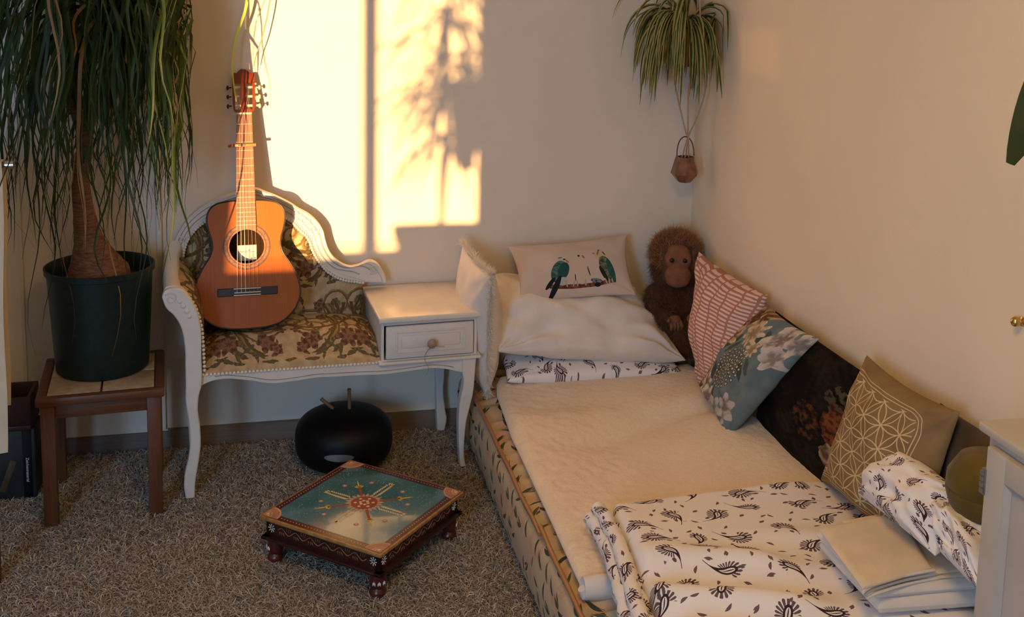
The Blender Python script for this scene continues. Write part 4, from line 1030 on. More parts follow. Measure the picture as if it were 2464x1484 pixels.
cap = thing('capo', 'small orange wooden capo clamped across the guitar neck', 'capo', matrix=GM @ Matrix.Translation((0, cv, .0)))
MB().box((-.034, -.005, .0135), (.040, .006, .024), .002).obj('capo_bar', m_capo, cap, ang=30)
mb = MB().tube([(-.034, 0, .018), (-.046, 0, .015), (-.053, -.001, .004), (-.050, -.002, -.012)], [.0055, .0055, .006, .004], 8); mb.obj('capo_lever', m_capo, cap, ang=60)
MB().box((-.022, -.001, .0238), (.004, .002, .0246)).obj('capo_slot', m_ebony, cap)

# ------------------------------------------------------------------ tiled stool and the ponytail palm
stool = thing('tiled_stool', 'low brown wooden stool with four cream tiles, under the potted palm', 'stool', (-2.151, -.367, FZ + .008), .074)
ZT = .42 - FZ - .008; Hs = .188
mb = MB()
for lo, hi in (((-Hs, -Hs), (Hs, -Hs + .030)), ((-Hs, Hs - .030), (Hs, Hs)), ((-Hs, -Hs + .03), (-Hs + .030, Hs - .03)), ((Hs - .030, -Hs + .03), (Hs, Hs - .03))):
    mb.box((lo[0], lo[1], ZT - .028), (hi[0], hi[1], ZT), .006)
mb.box((-Hs + .02, -Hs + .02, ZT - .024), (Hs - .02, Hs - .02, ZT - .012))
mb.obj('top_frame', m_oakh, stool, ang=30)
for i in (-1, 1):
    for j in (-1, 1):
        MB().box((min(i * .003, i * .157), min(j * .003, j * .157), ZT - .012), (max(i * .003, i * .157), max(j * .003, j * .157), ZT - .001), .0025).obj('tile', m_tile, stool, ang=30)
        MB().box((i * .155 - .021, j * .155 - .021, 0), (i * .155 + .021, j * .155 + .021, ZT - .028), .004).obj('leg', m_oak, stool, ang=30)
for a in range(4):
    R4 = Matrix.Rotation(a * PI / 2, 4, 'Z')
    MB().box((-.136, -.165, ZT - .075), (.136, -.147, ZT - .026), .002, mat=R4).obj('apron', m_oakh, stool, ang=30)

palm = thing('potted_palm', 'tall ponytail palm with drooping strap leaves in a dark green pot', 'potted plant', (-2.160, -.305, .420))
po = Vector((-2.160, -.305, .420))
MB().lathe([(0, .0), (.138, 0), (.144, .006), (.150, .1), (.163, .325), (.170, .328), (.171, .345), (.165, .347), (.160, .335), (.155, .28), (0, .279)], 56).obj('pot', m_pot, palm, ang=50)
MB().lathe([(0, .300), (.08, .298), (.158, .285)], 30).obj('soil', m_soil, palm)
W2 = lambda x, y, z: (x - po.x, y - po.y, z - po.z)
tr = MB().tube(catmull([W2(-2.165, -.30, .70), W2(-2.170, -.30, .735), W2(-2.178, -.30, .775), W2(-2.192, -.295, .84), W2(-2.205, -.29, .93), W2(-2.212, -.29, 1.045), W2(-2.196, -.285, 1.15), W2(-2.186, -.28, 1.22), W2(-2.14, -.28, 1.33), W2(-2.10, -.28, 1.45), W2(-2.075, -.28, 1.56)], 5),
    [float(np.interp(i / 50, [0, .1, .2, .3, .4, .5, .7, 1], [.105, .102, .080, .048, .034, .027, .021, .020])) * (1 + .06 * nz(i * .6)) for i in range(51)], 20)
tr.tube(catmull([W2(-2.200, -.285, 1.18), W2(-2.225, -.28, 1.29), W2(-2.228, -.27, 1.40), W2(-2.228, -.27, 1.56), W2(-2.235, -.27, 1.70)], 5), [.018] * 21, 12)
tr.obj('trunk', m_bark, palm, ang=180)
def ribbon(pts, wid, mat, name=None, parent=None, twist=0.0, fold=.25, mb=None, side0=None):
    pts = [Vector(p) for p in pts]; N = len(pts); m_ = mb or MB(); vs, us = [], []; side = side0
    for i, p in enumerate(pts):
        t = (pts[min(i + 1, N - 1)] - pts[max(0, i - 1)]); t = t.normalized() if t.length > 0 else Vector((0, 0, -1))
        if side is None:
            side = t.cross(Vector((0, 0, 1)));
            if side.length < .1: side = Vector((1, 0, 0))
        side = (side - t * side.dot(t)).normalized(); nn = side.cross(t)
        a = twist * i / N; sd = side * math.cos(a) + nn * math.sin(a); n2 = sd.cross(t); w_ = wid(i / (N - 1))
        vs += [p - sd * w_, p - n2 * w_ * fold, p + sd * w_]; us += [(0, i / N), (.5, i / N), (1, i / N)]
    m_.add(vs, [(3 * i + j, 3 * i + j + 1, 3 * i + 4 + j, 3 * i + 3 + j) for i in range(N - 1) for j in (0, 1)], us)
    if mb: return None
    return m_.obj(name, mat, parent, ang=180)
def droop(start, phi, elev, Ln, stiff, n=13, clampy=-.02, clampx=None, zmin=None, jit=.05, off=Vector(), damp=.95, wav=0.0):
    d = Vector((math.cos(phi) * math.cos(elev), math.sin(phi) * math.cos(elev), math.sin(elev))); p = Vector(start); out = [p - off]
    st_ = Ln / n; ph0 = random.uniform(0, 6); sw = random.gauss(0, jit); sw2 = random.gauss(0, jit)
    for i in range(n):
        k = (i + 1) / n
        d = d + Vector((sw * k * .6, sw2 * k * .6, -stiff * (1.0 - .0 * k))) ; d.x *= damp; d.y *= damp; d.normalize()
        p = p + d * st_
        if wav: p = p + Vector((math.sin(i * .9 + ph0), math.cos(i * .75 + ph0 * 2), 0)) * wav * k
        if p.y > clampy: p.y = clampy - random.random() * .004
        if clampx is not None and p.x > clampx: d.x = -abs(d.x) * .35; p.x = min(p.x - (p.x - clampx) * .5, clampx + .02)
        if zmin and p.z < zmin: break
        out.append(p - off)
    return out
crowns = [(-2.070, -.28, 1.56), (-2.235, -.27, 1.70), (-2.10, -.29, 1.50)]
bulk = MB(); random.seed(21)
def lw(w0): return lambda t: w0 * (0.75 + .5 * t if t < .3 else .9) * (1 - .985 * max(0, (t - .35) / .65) ** 1.6) + .0003
for i in range(440):
    c = crowns[[0, 0, 1, 2, 1][i % 5]]; phi = random.uniform(0, 2 * PI); el = random.uniform(.1, 1.35)
    if math.sin(phi) > .35 and random.random() < .5: phi = -phi
    if math.cos(phi) > .2: el = max(el, .75 + random.random() * .5)
    Ln = random.uniform(.35, 1.18)
    st0 = (c[0] + random.gauss(0, .016), c[1] + random.gauss(0, .016), c[2] + random.gauss(0, .02))
    pts = droop(st0, phi, el, Ln, random.uniform(.22, .46), 17, -.022, clampx=-1.855 - abs(random.gauss(0, .06)), zmin=random.choice((.5, .5, .8, .95)), off=po, damp=.90, wav=random.uniform(.006, .026))
    if len(pts) < 6: continue
    w0 = random.uniform(.0040, .0078)
    if i < 285:
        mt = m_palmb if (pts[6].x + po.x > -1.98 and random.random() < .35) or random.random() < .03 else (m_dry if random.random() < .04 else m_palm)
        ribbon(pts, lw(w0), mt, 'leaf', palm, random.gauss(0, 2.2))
    else: ribbon(pts, lw(w0), m_palm, mb=bulk, twist=random.gauss(0, 2.2))
bulk.obj('foliage', m_palm, palm, ang=180, kind='stuff')
# a few long dry tips trailing in front of the pot
for k, (x, z0) in enumerate(((-2.235, 1.25), (-2.10, 1.2), (-2.29, 1.3), (-2.02, 1.25))):
    pts = [(x + .02 * math.sin(i * .8 + k) - po.x, -.36 - .012 * i - po.y, z0 - .062 * i - po.z) for i in range(12)]
    ribbon(pts, lw(.003), m_dry if k < 2 else m_palm, 'leaf', palm, .8)

# yellow-green blades hanging from above in front of the guitar head
for k, (pts, mt, lab) in enumerate((([(-1.676, -.075, 1.74), (-1.690, -.075, 1.60), (-1.722, -.078, 1.50), (-1.737, -.085, 1.42), (-1.738, -.095, 1.355), (-1.728, -.112, 1.27)], m_lime, 'long yellow-green blade of a leaf hanging down to the left side of the guitar head'),
                                    ([(-1.60, -.06, 1.74), (-1.612, -.06, 1.61), (-1.635, -.06, 1.50), (-1.658, -.06, 1.43), (-1.668, -.062, 1.385)], m_dry, 'thin brownish leaf blade hanging behind the top of the guitar head'))):
    mb = MB(); ribbon(catmull(pts, 4), (lambda t: .0052 * (1 - .75 * t) + .0006) if k == 0 else (lambda t: .0028 * (1 - .5 * t)), mt, mb=mb, side0=Vector((1, -.3, 0)))
    mb.obj('hanging_leaf', mt, ang=180, center=True, label=lab, cat='leaf')

# ------------------------------------------------------------------ left edge: dark box, board, clothes rail
bx = thing('board_game_box', 'dark boxed set standing upright on the rug by the stool, white lettering on its spine', 'box', (-2.44, -.285, FZ + .008))
MB().box((-.16, -.055, 0), (.068, .055, .245), .003).obj('box_cover', m_darkbox, bx, ang=30)
MB().box((.030, -.0565, .008), (.058, -.054, .238), .001).obj('spine', m_black, bx)
fc_ = bpy.data.curves.new('spine_lettering', 'FONT'); fc_.body = 'Zeichenmaterial'; fc_.size = .0128; fc_.extrude = .0002; fc_.align_x = 'CENTER'; fc_.align_y = 'CENTER'
ft = link(bpy.data.objects.new('tmp', fc_)); fm = bpy.data.meshes.new_from_object(ft.evaluated_get(bpy.context.evaluated_depsgraph_get())); bpy.data.objects.remove(ft)
fm.name = 'spine_lettering'; fm.materials.clear(); fm.materials.append(m_whitep); fo = link(bpy.data.objects.new('spine_lettering', fm), bx); fo.location = (.044, -.0570, .105); fo.rotation_euler = (PI / 2, PI / 2, 0)
tagit(fo, label='row of tiny white letters')
MB().box((-.055, -.056, .02), (-.035, -.0545, .13), .0005, mat=Matrix.Rotation(.35, 4, 'Y')).obj('cover_stripe', plain('ochre_print', (.05, .03, .01), .6), bx)
bd = thing('wooden_tray', 'dark reddish brown wooden tray lying on top of the dark box', 'tray', (-2.455, -.285, FZ + .008 + .245))
MB().box((-.16, -.075, 0), (.078, .075, .018), .003).obj('tray_base', m_brownblk, bd, ang=30)
for lo, hi in (((-.16, -.075), (.078, -.063)), ((-.16, .063), (.078, .075)), ((.066, -.063), (.078, .063)), ((-.16, -.063), (-.148, .063))):
    MB().box((*lo, .018), (*hi, .112), .002).obj('tray_side', m_brownblk, bd, ang=30)
rk = thing('clothes_rack', 'wooden clothes stand with a metal rail, at the left edge of the picture', 'clothes rack', (-2.50, -.86, FZ + .005))
ko = Vector((-2.50, -.86, FZ + .005))
for x in (-2.395, -2.75): MB().box((x - .018 - ko.x, -.015, 0), (x + .018 - ko.x, .015, 1.225 - ko.z), .003).obj('post', m_oak, rk, ang=30)
MB().tube([(-2.80 - ko.x, -.0, 1.203 - ko.z), (-2.312 - ko.x, -.0, 1.203 - ko.z)], .0085, 16).obj('rail', m_chrome, rk)
MB().tube([(-2.318 - ko.x, 0, 1.203 - ko.z), (-2.298 - ko.x, 0, 1.203 - ko.z)], .0115, 16).obj('end_cap', m_chrome, rk)
mb = MB()
def ctn(a, b):
    x = -2.74 + (.4165 - .014 * b + .003 * math.sin(b * 9)) * a; z = 1.214 - .80 * b; return (x, -.885 - .008 * math.sin(a * 22) - .012 * b, z - (.012 * a if b > .95 else 0))
mb.grid(40, 30, ctn); mb.grid(40, 4, lambda a, b: (ctn(a, 0)[0], -.885 + .05 * b - .008 * math.sin(a * 22) * (1 - b), 1.214 + .003 * math.sin(PI * b))); mb.grid(40, 24, lambda a, b: (ctn(a, b)[0], -.836 + .006 * math.sin(a * 19), 1.214 - .7 * b))
mb.obj('hanging_cloth', m_curt, ang=180, center=True, label='cream cloth draped over the rail at the left edge of the picture', cat='cloth')

# ------------------------------------------------------------------ drum under the bench
dr0 = (-1.372, -.262, FZ + .010)
drum = thing('black_drum', 'round black floor drum with a silver oval plate, under the telephone bench', 'drum', dr0)
pf = []
for i in range(25):
    t = -PI / 2 + PI * i / 24; c_, s_ = math.cos(t), math.sin(t)
    pf.append((.170 * abs(c_) ** .62, .100 + .098 * math.copysign(abs(s_) ** .72, s_)))
pf[0] = (0, pf[0][1]); pf[-1] = (0, pf[-1][1])
MB().lathe(pf, 56).obj('drum_body', m_black, drum, ang=180)
MB().tube([(.1675 * math.cos(t), .1675 * math.sin(t), .118) for t in np.linspace(0, 2 * PI, 57)], .0022, 6).obj('seam', m_black, drum, ang=180)
mb = MB()
for j in range(0, 9):
    pass
mb.grid(24, 6, lambda a, b: ((lambda th, rr: (.1715 * math.sin(-.17 + .30 * rr * math.cos(th)), -.1715 * math.cos(-.17 + .30 * rr * math.cos(th)), .098 + .013 * rr * math.sin(th)))(2 * PI * a, b)))
mb.obj('silver_plate', m_silver, drum, ang=180)
for k, (p0, p1, lab) in enumerate((((-1.352, -.250, FZ + .205), (-1.353, -.250, .262), 'wooden mallet standing upright out of the top of the black drum'), ((-1.408, -.24, FZ + .207), (-1.448, -.23, .226), 'wooden mallet tilted to the left on top of the black drum'))):
    t = thing('mallet', lab, 'mallet', p0, group='mallets on the drum'); v = Vector(p1) - Vector(p0)
    MB().tube([(0, 0, 0), v * .5, v], .0062, 10).obj('handle', m_stick, t, ang=60)
    MB().tube([v * .96, v * 1.04], .0068, 10).obj('end_cap', m_stick, t, ang=60)

# ------------------------------------------------------------------ painted low table
ptr = thing('painted_table', 'small square low table painted turquoise with gold rim and dark red carved legs', 'table', (-1.354, -.863, FZ + .008), 3.1997 - 5 * PI / 4)
T0 = -(FZ + .008); TZ = .1433 + T0; TH = .2205
def pb(lo, hi, b=.002): return MB().box((lo[0], lo[1], lo[2] + T0), (hi[0], hi[1], hi[2] + T0), b)
pb((-TH, -TH, .1310), (TH, TH, .1425), .004).obj('table_top', m_gold, ptr, ang=30)
pb((-TH + .007, -TH + .007, .1415), (TH - .007, TH - .007, .1430), .0006).obj('maroon_border', m_maroon, ptr, ang=30)
pb((-.190, -.190, .1425), (.190, .190, .1434), .0004).obj('turquoise_panel', m_teal, ptr, ang=30)
for a in range(4):
    R4 = Matrix.Rotation(a * PI / 2, 4, 'Z')
    MB().box((-.205, -.205, .078 + T0), (.205, -.190, .131 + T0), .001, mat=R4).obj('apron', m_maroon2, ptr, ang=30)
    MB().box((-.217, -.217, .0685 + T0), (.217, -.19, .0785 + T0), .003, mat=R4).obj('moulding', m_maroon2, ptr, ang=30)
    MB().lathe([(.010, 0), (.020, .002), (.024, .010), (.024, .020), (.019, .026), (.017, .030), (.023, .036), (.0255, .048), (.024, .060), (.021, .070 + T0), (0, .071 + T0)], 20, tuple(R4 @ Vector((-.186, -.186, 0)))).obj('leg', m_maroon, ptr, ang=50)
    lp = R4 @ Vector((-.186, -.186, 0))
    mb = MB()
    for q in range(3):
        an = -PI * .75 + a * PI / 2 + (q - 1) * .6
        for s_ in (-1, 0, 1):
            c_ = lp + Vector((math.cos(an + s_ * .12) * .0258, math.sin(an + s_ * .12) * .0258, .052 - abs(s_) * .003)); mb.sphere(c_, (.0016, .0016, .0055), 6, 5)
    mb.obj('leg_flower', m_whitep, ptr, ang=180)
    # painted vine on the apron
    mb = MB(); f3 = lambda x, z: R4 @ Vector((x, -.2054, z + T0))
    mb.tube([f3(-.16 + .32 * i / 90, .106 + .008 * math.sin(i / 90 * 6 * 2 * PI)) for i in range(91)], .0011, 4)
    for k in range(12):
        xk = -.16 + .32 * (k + .5) / 12; up = 1 if k % 2 else -1
        for q in (-1, 0, 1): mb.tube([f3(xk + q * .006, .106 + up * .004), f3(xk + q * .0085 + .002, .106 + up * .014)], [.0011, .0006], 4)
    mb.obj('painted_vine', m_rose, ptr, ang=180)
    mb = MB()
    for sx in (-.184, .184):
        for q in range(8):
            an = q * PI / 4; mb.tube([f3(sx + .003 * math.cos(an), .106 + .003 * math.sin(an)), f3(sx + .012 * math.cos(an), .106 + .013 * math.sin(an))], [.0009, .0018], 4)
    mb.obj('painted_star', m_whitep, ptr, ang=180)
ZP = .1434 + T0
def flat(poly, h=.0006, z=None):
    z = ZP if z is None else z; return MB().prism(poly, z, z + h, lambda a, b, d: (a, b, d))
def disc(mb, x, y, r, h=.0006, n=14, z=None):
    z = ZP if z is None else z
    return mb.prism([(x + r * math.cos(2 * PI * i / n), y + r * math.sin(2 * PI * i / n)) for i in range(n)], z, z + h, lambda a, b, d: (a, b, d))
def petalpoly(cx, cy, ang, L, w, n=7):
    out = [];
    for i in range(n + 1):
        t = i / n; out.append((t * L, w * math.sin(PI * t ** .8)))
    for i in range(n - 1, 0, -1):
        t = i / n; out.append((t * L, -w * math.sin(PI * t ** .8)))
    c_, s_ = math.cos(ang), math.sin(ang); return [(cx + a * c_ - b * s_, cy + a * s_ + b * c_) for a, b in out]
for a in range(4):
    th = a * PI / 2
    # feather frond towards the middle of each side
    mb = MB()
    for k in range(9):
        r = .056 + k * .0084
        for s_ in (-1, 1):
            an = th + s_ * .62; bx_, by_ = r * math.cos(th) - s_ * .004 * math.sin(th), r * math.sin(th) + s_ * .004 * math.cos(th)
            mb.prism(petalpoly(bx_, by_, an, .0165 * (1 - .03 * k), .0023), ZP, ZP + .0006, lambda p, q, d: (p, q, d))
    for s_ in (-.5, 0, .5): mb.prism(petalpoly(.130 * math.cos(th), .130 * math.sin(th), th + s_, .020, .0032), ZP, ZP + .0006, lambda p, q, d: (p, q, d))
    mb.obj('painted_frond', m_cream, ptr, ang=0)
    dg = th + PI / 4; cx, cy = math.cos(dg), math.sin(dg)
    flat([(.045 * cx - .0045 * cy, .045 * cy + .0045 * cx), (.105 * cx - .0035 * cy, .105 * cy + .0035 * cx), (.105 * cx + .0035 * cy, .105 * cy - .0035 * cx), (.045 * cx + .0045 * cy, .045 * cy - .0045 * cx)]).obj('painted_stem', m_red, ptr)
    mb = MB()
    for s_ in (-1.1, -.55, 0, .55, 1.1): mb.prism(petalpoly(.103 * cx, .103 * cy, dg + s_, .016 if s_ else .048, .0036 if s_ else .0022), ZP, ZP + .0008, lambda p, q, d: (p, q, d))
    mb.obj('painted_tip', m_yellow, ptr, ang=0)
    # fan in each corner
    q0 = .2125; mb = MB(); X_, Y_ = q0 * math.copysign(1, cx), q0 * math.copysign(1, cy)
    fan = [(X_, Y_)] + [(X_ - math.copysign(1, cx) * .056 * math.cos(t), Y_ - math.copysign(1, cy) * .056 * math.sin(t)) for t in np.linspace(0, PI / 2, 13)]
    flat(fan, .0005, ZP - .0002).obj('corner_fan', m_rose, ptr)
    mb = MB()
    for rr_ in (.020, .028, .052):
        for t in np.linspace(.12, PI / 2 - .12, 8 if rr_ < .03 else 15):
            disc(mb, X_ - math.copysign(1, cx) * rr_ * math.cos(t), Y_ - math.copysign(1, cy) * rr_ * math.sin(t), .0016, .0008, 6, ZP)
    disc(mb, X_ - math.copysign(1, cx) * .011, Y_ - math.copysign(1, cy) * .011, .0045, .0008, 10, ZP)
    mb.obj('corner_dots', m_cream, ptr, ang=0)
    for s_ in (-1, 1):
        an = th + s_ * .46; x_, y_ = .132 * math.cos(an), .132 * math.sin(an)
        dd = disc(MB(), x_, y_, .0075).obj('painted_dot', m_rose, ptr, ang=0)
        disc(MB(), x_, y_, .0032, .0009, 8).obj('dot_centre', m_cream, dd, ang=0)
mb = MB()
for k in range(22): mb.prism(petalpoly(.036 * math.cos(k * PI / 11), .036 * math.sin(k * PI / 11), k * PI / 11, .024, .0058), ZP, ZP + .0005, lambda p, q, d: (p, q, d))
mb.obj('flower_petals', plain('pale_rose_paint', (.40, .27, .19), .5), ptr, ang=0)
disc(MB(), 0, 0, .040, .0008, 28).obj('flower_centre', m_red, ptr, ang=0)
mb = MB()
for k in range(6):
    for r in (.012, .027): disc(mb, r * math.cos(k * PI / 3 + r * 20), r * math.sin(k * PI / 3 + r * 20), .0052, .0012, 7)
mb.obj('flower_marks', m_cream, ptr, ang=0)
mb = MB()
for k in range(420):
    x, y = random.uniform(-.186, .186), random.uniform(-.186, .186); disc(mb, x, y, .0007, .0003, 5)
for k in range(30):
    for a in range(4):
        R2 = Matrix.Rotation(a * PI / 2, 2); v = R2 @ Vector((-.16 + .32 * k / 29, -.2015)); disc(mb, v.x, v.y, .0014, .0005, 5, ZP - .0003)
mb.obj('paint_specks', m_whitep, ptr, ang=0, kind='stuff')

# ------------------------------------------------------------------ corner: spider plant, macrame hanger and small hanging pot
sp0 = Vector((-.125, -.170, 1.40))
spd = thing('spider_plant', 'spider plant with striped leaves hanging in the corner of the room', 'potted plant', sp0)
MB().lathe([(0, 0), (.045, 0), (.050, .006), (.068, .13), (.073, .132), (.073, .148), (.066, .148), (.06, .12), (0, .118)], 28).obj('pot', m_terra, spd, ang=50)
random.seed(5)
for i in range(135):
    phi = random.uniform(0, 2 * PI); el = random.uniform(.1, 1.35)
    if math.sin(phi) > .1 and math.cos(phi) > -.2 and random.random() < .6: phi += PI
    Ln = random.uniform(.20, .38)
    pts = droop((sp0.x + .03 * math.cos(phi), sp0.y + .03 * math.sin(phi), 1.565), phi, el, Ln, random.uniform(.30, .50), 11, -.02, -.02, jit=.05, off=sp0, damp=.93)
    w0 = random.uniform(.0065, .0105)
    ribbon(pts, (lambda w0: lambda t: w0 * (.6 + 1.2 * t if t < .35 else 1.02) * (1 - .97 * max(0, (t - .45) / .55) ** 1.8) + .0003)(w0), m_dry if random.random() < .05 else m_spider, 'leaf', spd, random.gauss(0, .7), fold=.45)
hg = thing('macrame_hanger', 'twisted beige cord hanger holding the spider plant in the corner', 'plant hanger', (-.110, -.170, 1.13))
ho = Vector((-.110, -.170, 1.13))
for k in range(4):
    a = k * PI / 2 + .5
    pts = [(sp0.x + .01 * math.cos(a), sp0.y + .01 * math.sin(a), 2.30), (sp0.x + .075 * math.cos(a), sp0.y + .075 * math.sin(a), 1.548), (sp0.x + .072 * math.cos(a), sp0.y + .072 * math.sin(a), 1.50), (sp0.x + .055 * math.cos(a), sp0.y + .055 * math.sin(a), 1.395), (-.122 + .032 * math.cos(a), -.17 + .025 * math.sin(a), 1.30), (-.100 + .008 * math.cos(a), -.17 + .008 * math.sin(a), 1.16), (-.095, -.17, 1.135)]
    MB().tube([Vector(p) - ho for p in catmull(pts, 5)], .0030, 6).obj('cord', m_cord, hg)
MB().tube([Vector(p) - ho for p in catmull([(-.055, -.20, 1.40), (-.040, -.19, 1.32), (-.060, -.18, 1.22), (-.090, -.172, 1.14), (-.093, -.17, 1.10)], 5)], .0028, 6).obj('cord', m_cord, hg)
mb = MB()
for k in range(6): mb.tube([(-.093 - ho.x + .003 * math.cos(k * 1.05), .003 * math.sin(k * 1.05), 0), (-.100 - ho.x + .014 * math.cos(k * 1.05), .014 * math.sin(k * 1.05), -.075)], .0016, 5)
mb.obj('tassel', m_cord, hg)
hp = thing('hanging_pot', 'small copper coloured faceted pot hanging below the spider plant', 'pot', (-.100, -.170, .962))
hx = MB().lathe([(.026, 0), (.052, .030), (.053, .034), (.036, .095), (.032, .096), (.046, .036), (0, .034)], 7); hx.obj('pot_body', m_copper, hp, ang=15)
MB().tube([(.034 * math.cos(t), .01 * math.sin(t), .095 + .075 * math.sin(t) ** .8 if math.sin(t) > 0 else .095) for t in np.linspace(.02, PI - .02, 22)], .0022, 8).obj('loop', m_leather, hp, ang=180)

# ------------------------------------------------------------------ plush orangutan in the corner
ap = thing('plush_orangutan', 'brown plush orangutan sitting in the corner behind the cushions', 'plush toy', (-.13, -.16, .28))
ao = Vector((-.13, -.16, .28))
def blob(parts, voxel, name, mat, smooth=6):
    mb = MB()
    for c, r, *q in parts:
        mb.sphere(Vector(c) - ao, r, 20, 14, (Matrix.Rotation(q[0], 4, q[1]) if q else None))
    me = mb.mesh('tmp', 0); o = bpy.data.objects.new('tmp', me); COL.objects.link(o)
    md = o.modifiers.new('r', 'REMESH'); md.mode = 'VOXEL'; md.voxel_size = voxel
    m2 = o.modifiers.new('s', 'SMOOTH'); m2.iterations = smooth; m2.factor = .5
    dg = bpy.context.evaluated_depsgraph_get(); me2 = bpy.data.meshes.new_from_object(o.evaluated_get(dg)); me2.name = name
    bpy.data.objects.remove(o); me2.materials.clear(); me2.materials.append(mat); me2.shade_smooth()
    return link(bpy.data.objects.new(name, me2), ap)
m_fur0 = plain('plush_base', (.085, .040, .020), .95, .3, 30)
m_suede = plain('plush_face', (.19, .078, .040), .9, .15, 40, bump=.2)
HD = Vector((-.112, -.150, .640))
body = blob([((-.125, -.135, .42), (.085, .075, .13)), ((-.115, -.135, .55), (.062, .058, .08)), (HD, (.092, .080, .098)), ((HD.x, HD.y + .01, HD.z + .035), (.096, .082, .085)),
             ((-.195, -.155, .515), (.034, .036, .050)), ((-.215, -.190, .465), (.030, .032, .055), .3, 'Y'), ((-.170, -.225, .445), (.040, .034, .036)),
             ((-.055, -.175, .50), (.034, .04, .06)), ((-.10, -.235, .36), (.060, .055, .055)), ((-.16, -.215, .33), (.055, .05, .06)), ((-.12, -.26, .40), (.045, .03, .04))], .009, 'body', m_fur0)
fd = Vector((-.26, -.94, .10)).normalized(); fr_ = fd.cross(Vector((0, 0, 1))).normalized(); fu = fr_.cross(fd)
FM = Matrix(((fr_.x, fu.x, fd.x, 0), (fr_.y, fu.y, fd.y, 0), (fr_.z, fu.z, fd.z, 0), (0, 0, 0, 1)))
def fp(a, b, c): return HD + fr_ * a * 1.28 + fu * b * 1.28 + fd * (c * 1.12)
def fsph(mb, a, b, c, r):
    r = tuple(q * 1.25 for q in r); mb.sphere(fp(a, b, c) - ao, r, 18, 12, FM); return mb
face = MB()
fsph(face, .0, .022, .062, (.042, .036, .026)); fsph(face, -.018, .020, .070, (.022, .024, .02)); fsph(face, .018, .020, .070, (.022, .024, .02)); fsph(face, 0, .045, .058, (.034, .022, .022))
fsph(face, 0, -.022, .076, (.040, .030, .038)); fsph(face, 0, -.038, .078, (.036, .022, .034)); fsph(face, 0, .004, .086, (.014, .012, .014))
me = face.mesh('tmp', 0); o = bpy.data.objects.new('tmp', me); COL.objects.link(o)
md = o.modifiers.new('r', 'REMESH'); md.mode = 'VOXEL'; md.voxel_size = .004
m2 = o.modifiers.new('s', 'SMOOTH'); m2.iterations = 5; m2.factor = .5
me2 = bpy.data.meshes.new_from_object(o.evaluated_get(bpy.context.evaluated_depsgraph_get())); me2.name = 'face'; bpy.data.objects.remove(o)
me2.materials.clear(); me2.materials.append(m_suede); me2.shade_smooth(); fo = link(bpy.data.objects.new('face', me2), ap)
for s_ in (-1, 1):
    fsph(MB(), s_ * .019, .022, .090, (.0072, .0072, .006)).obj('eye', plain('eye_black', (.003, .003, .003), .35), ap, ang=180)
    fsph(MB(), s_ * .006, .000, .0995, (.0028, .002, .0025)).obj('nostril', m_ebony, ap, ang=180)
MB().tube([fp(.030 * math.sin(t), -.034 - .006 * math.cos(t * 1.2), .080 + .0335 * math.cos(t)) - ao for t in np.linspace(-.95, .95, 17)], .0018, 6).obj('mouth', m_ebony, ap)
# paws
hand = MB()
for (c, an) in (((-.150, -.262, .452), -.5), ((-.085, -.285, .465), .4)):
    c = Vector(c); hand.sphere(c - ao, (.027, .018, .022), 14, 10)
    for k in range(4): hand.tube([c - ao + Vector((-.018 + .012 * k, -.010, 0)), c - ao + Vector((-.020 + .0135 * k, -.022, -.014)), c - ao + Vector((-.019 + .013 * k, -.018, -.030))], [.0075, .007, .005], 8)
    hand.tube([c - ao + Vector((.022 * (1 if an > 0 else -1), -.006, .008)), c - ao + Vector((.034 * (1 if an > 0 else -1), -.018, .004))], [.0075, .005], 8)
hand.obj('paws', m_suede, ap, ang=180)
me = body.data; nv = len(me.vertices); co = np.empty(nv * 3); no = np.empty(nv * 3); me.vertices.foreach_get('co', co); me.vertex_normals.foreach_get('vector', no)
co = co.reshape(-1, 3); no = no.reshape(-1, 3)
wc = co + np.array(ao); rel = wc - np.array(HD); isface = (rel @ np.array(fd) > .03) & (np.abs(rel @ np.array(fr_)) < .054) & (np.abs(rel @ np.array(fu) - 0) < .074)
idx = np.where(~isface)[0]; pick = rng.choice(idx, 52000)
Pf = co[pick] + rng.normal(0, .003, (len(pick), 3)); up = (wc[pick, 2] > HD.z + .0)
Dn = no[pick] * .6 + rng.normal(0, .42, (len(pick), 3)) + np.where(up[:, None], [0, 0, .35], [0, 0, -.7]); Dn /= np.linalg.norm(Dn, axis=1)[:, None]
cf = np.array([[.11, .050, .024], [.17, .085, .042], [.075, .034, .017], [.22, .125, .07]])[rng.choice(4, len(pick), p=[.4, .3, .2, .1])] * rng.uniform(.8, 1.2, (len(pick), 1))
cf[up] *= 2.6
strands('fur', Pf, Dn, rng.uniform(.012, .026, len(pick)), rng.normal(0, .006, (len(pick), 3)), np.full(len(pick), .00042), attr_mat('fur'), cf, ap, kind='stuff')

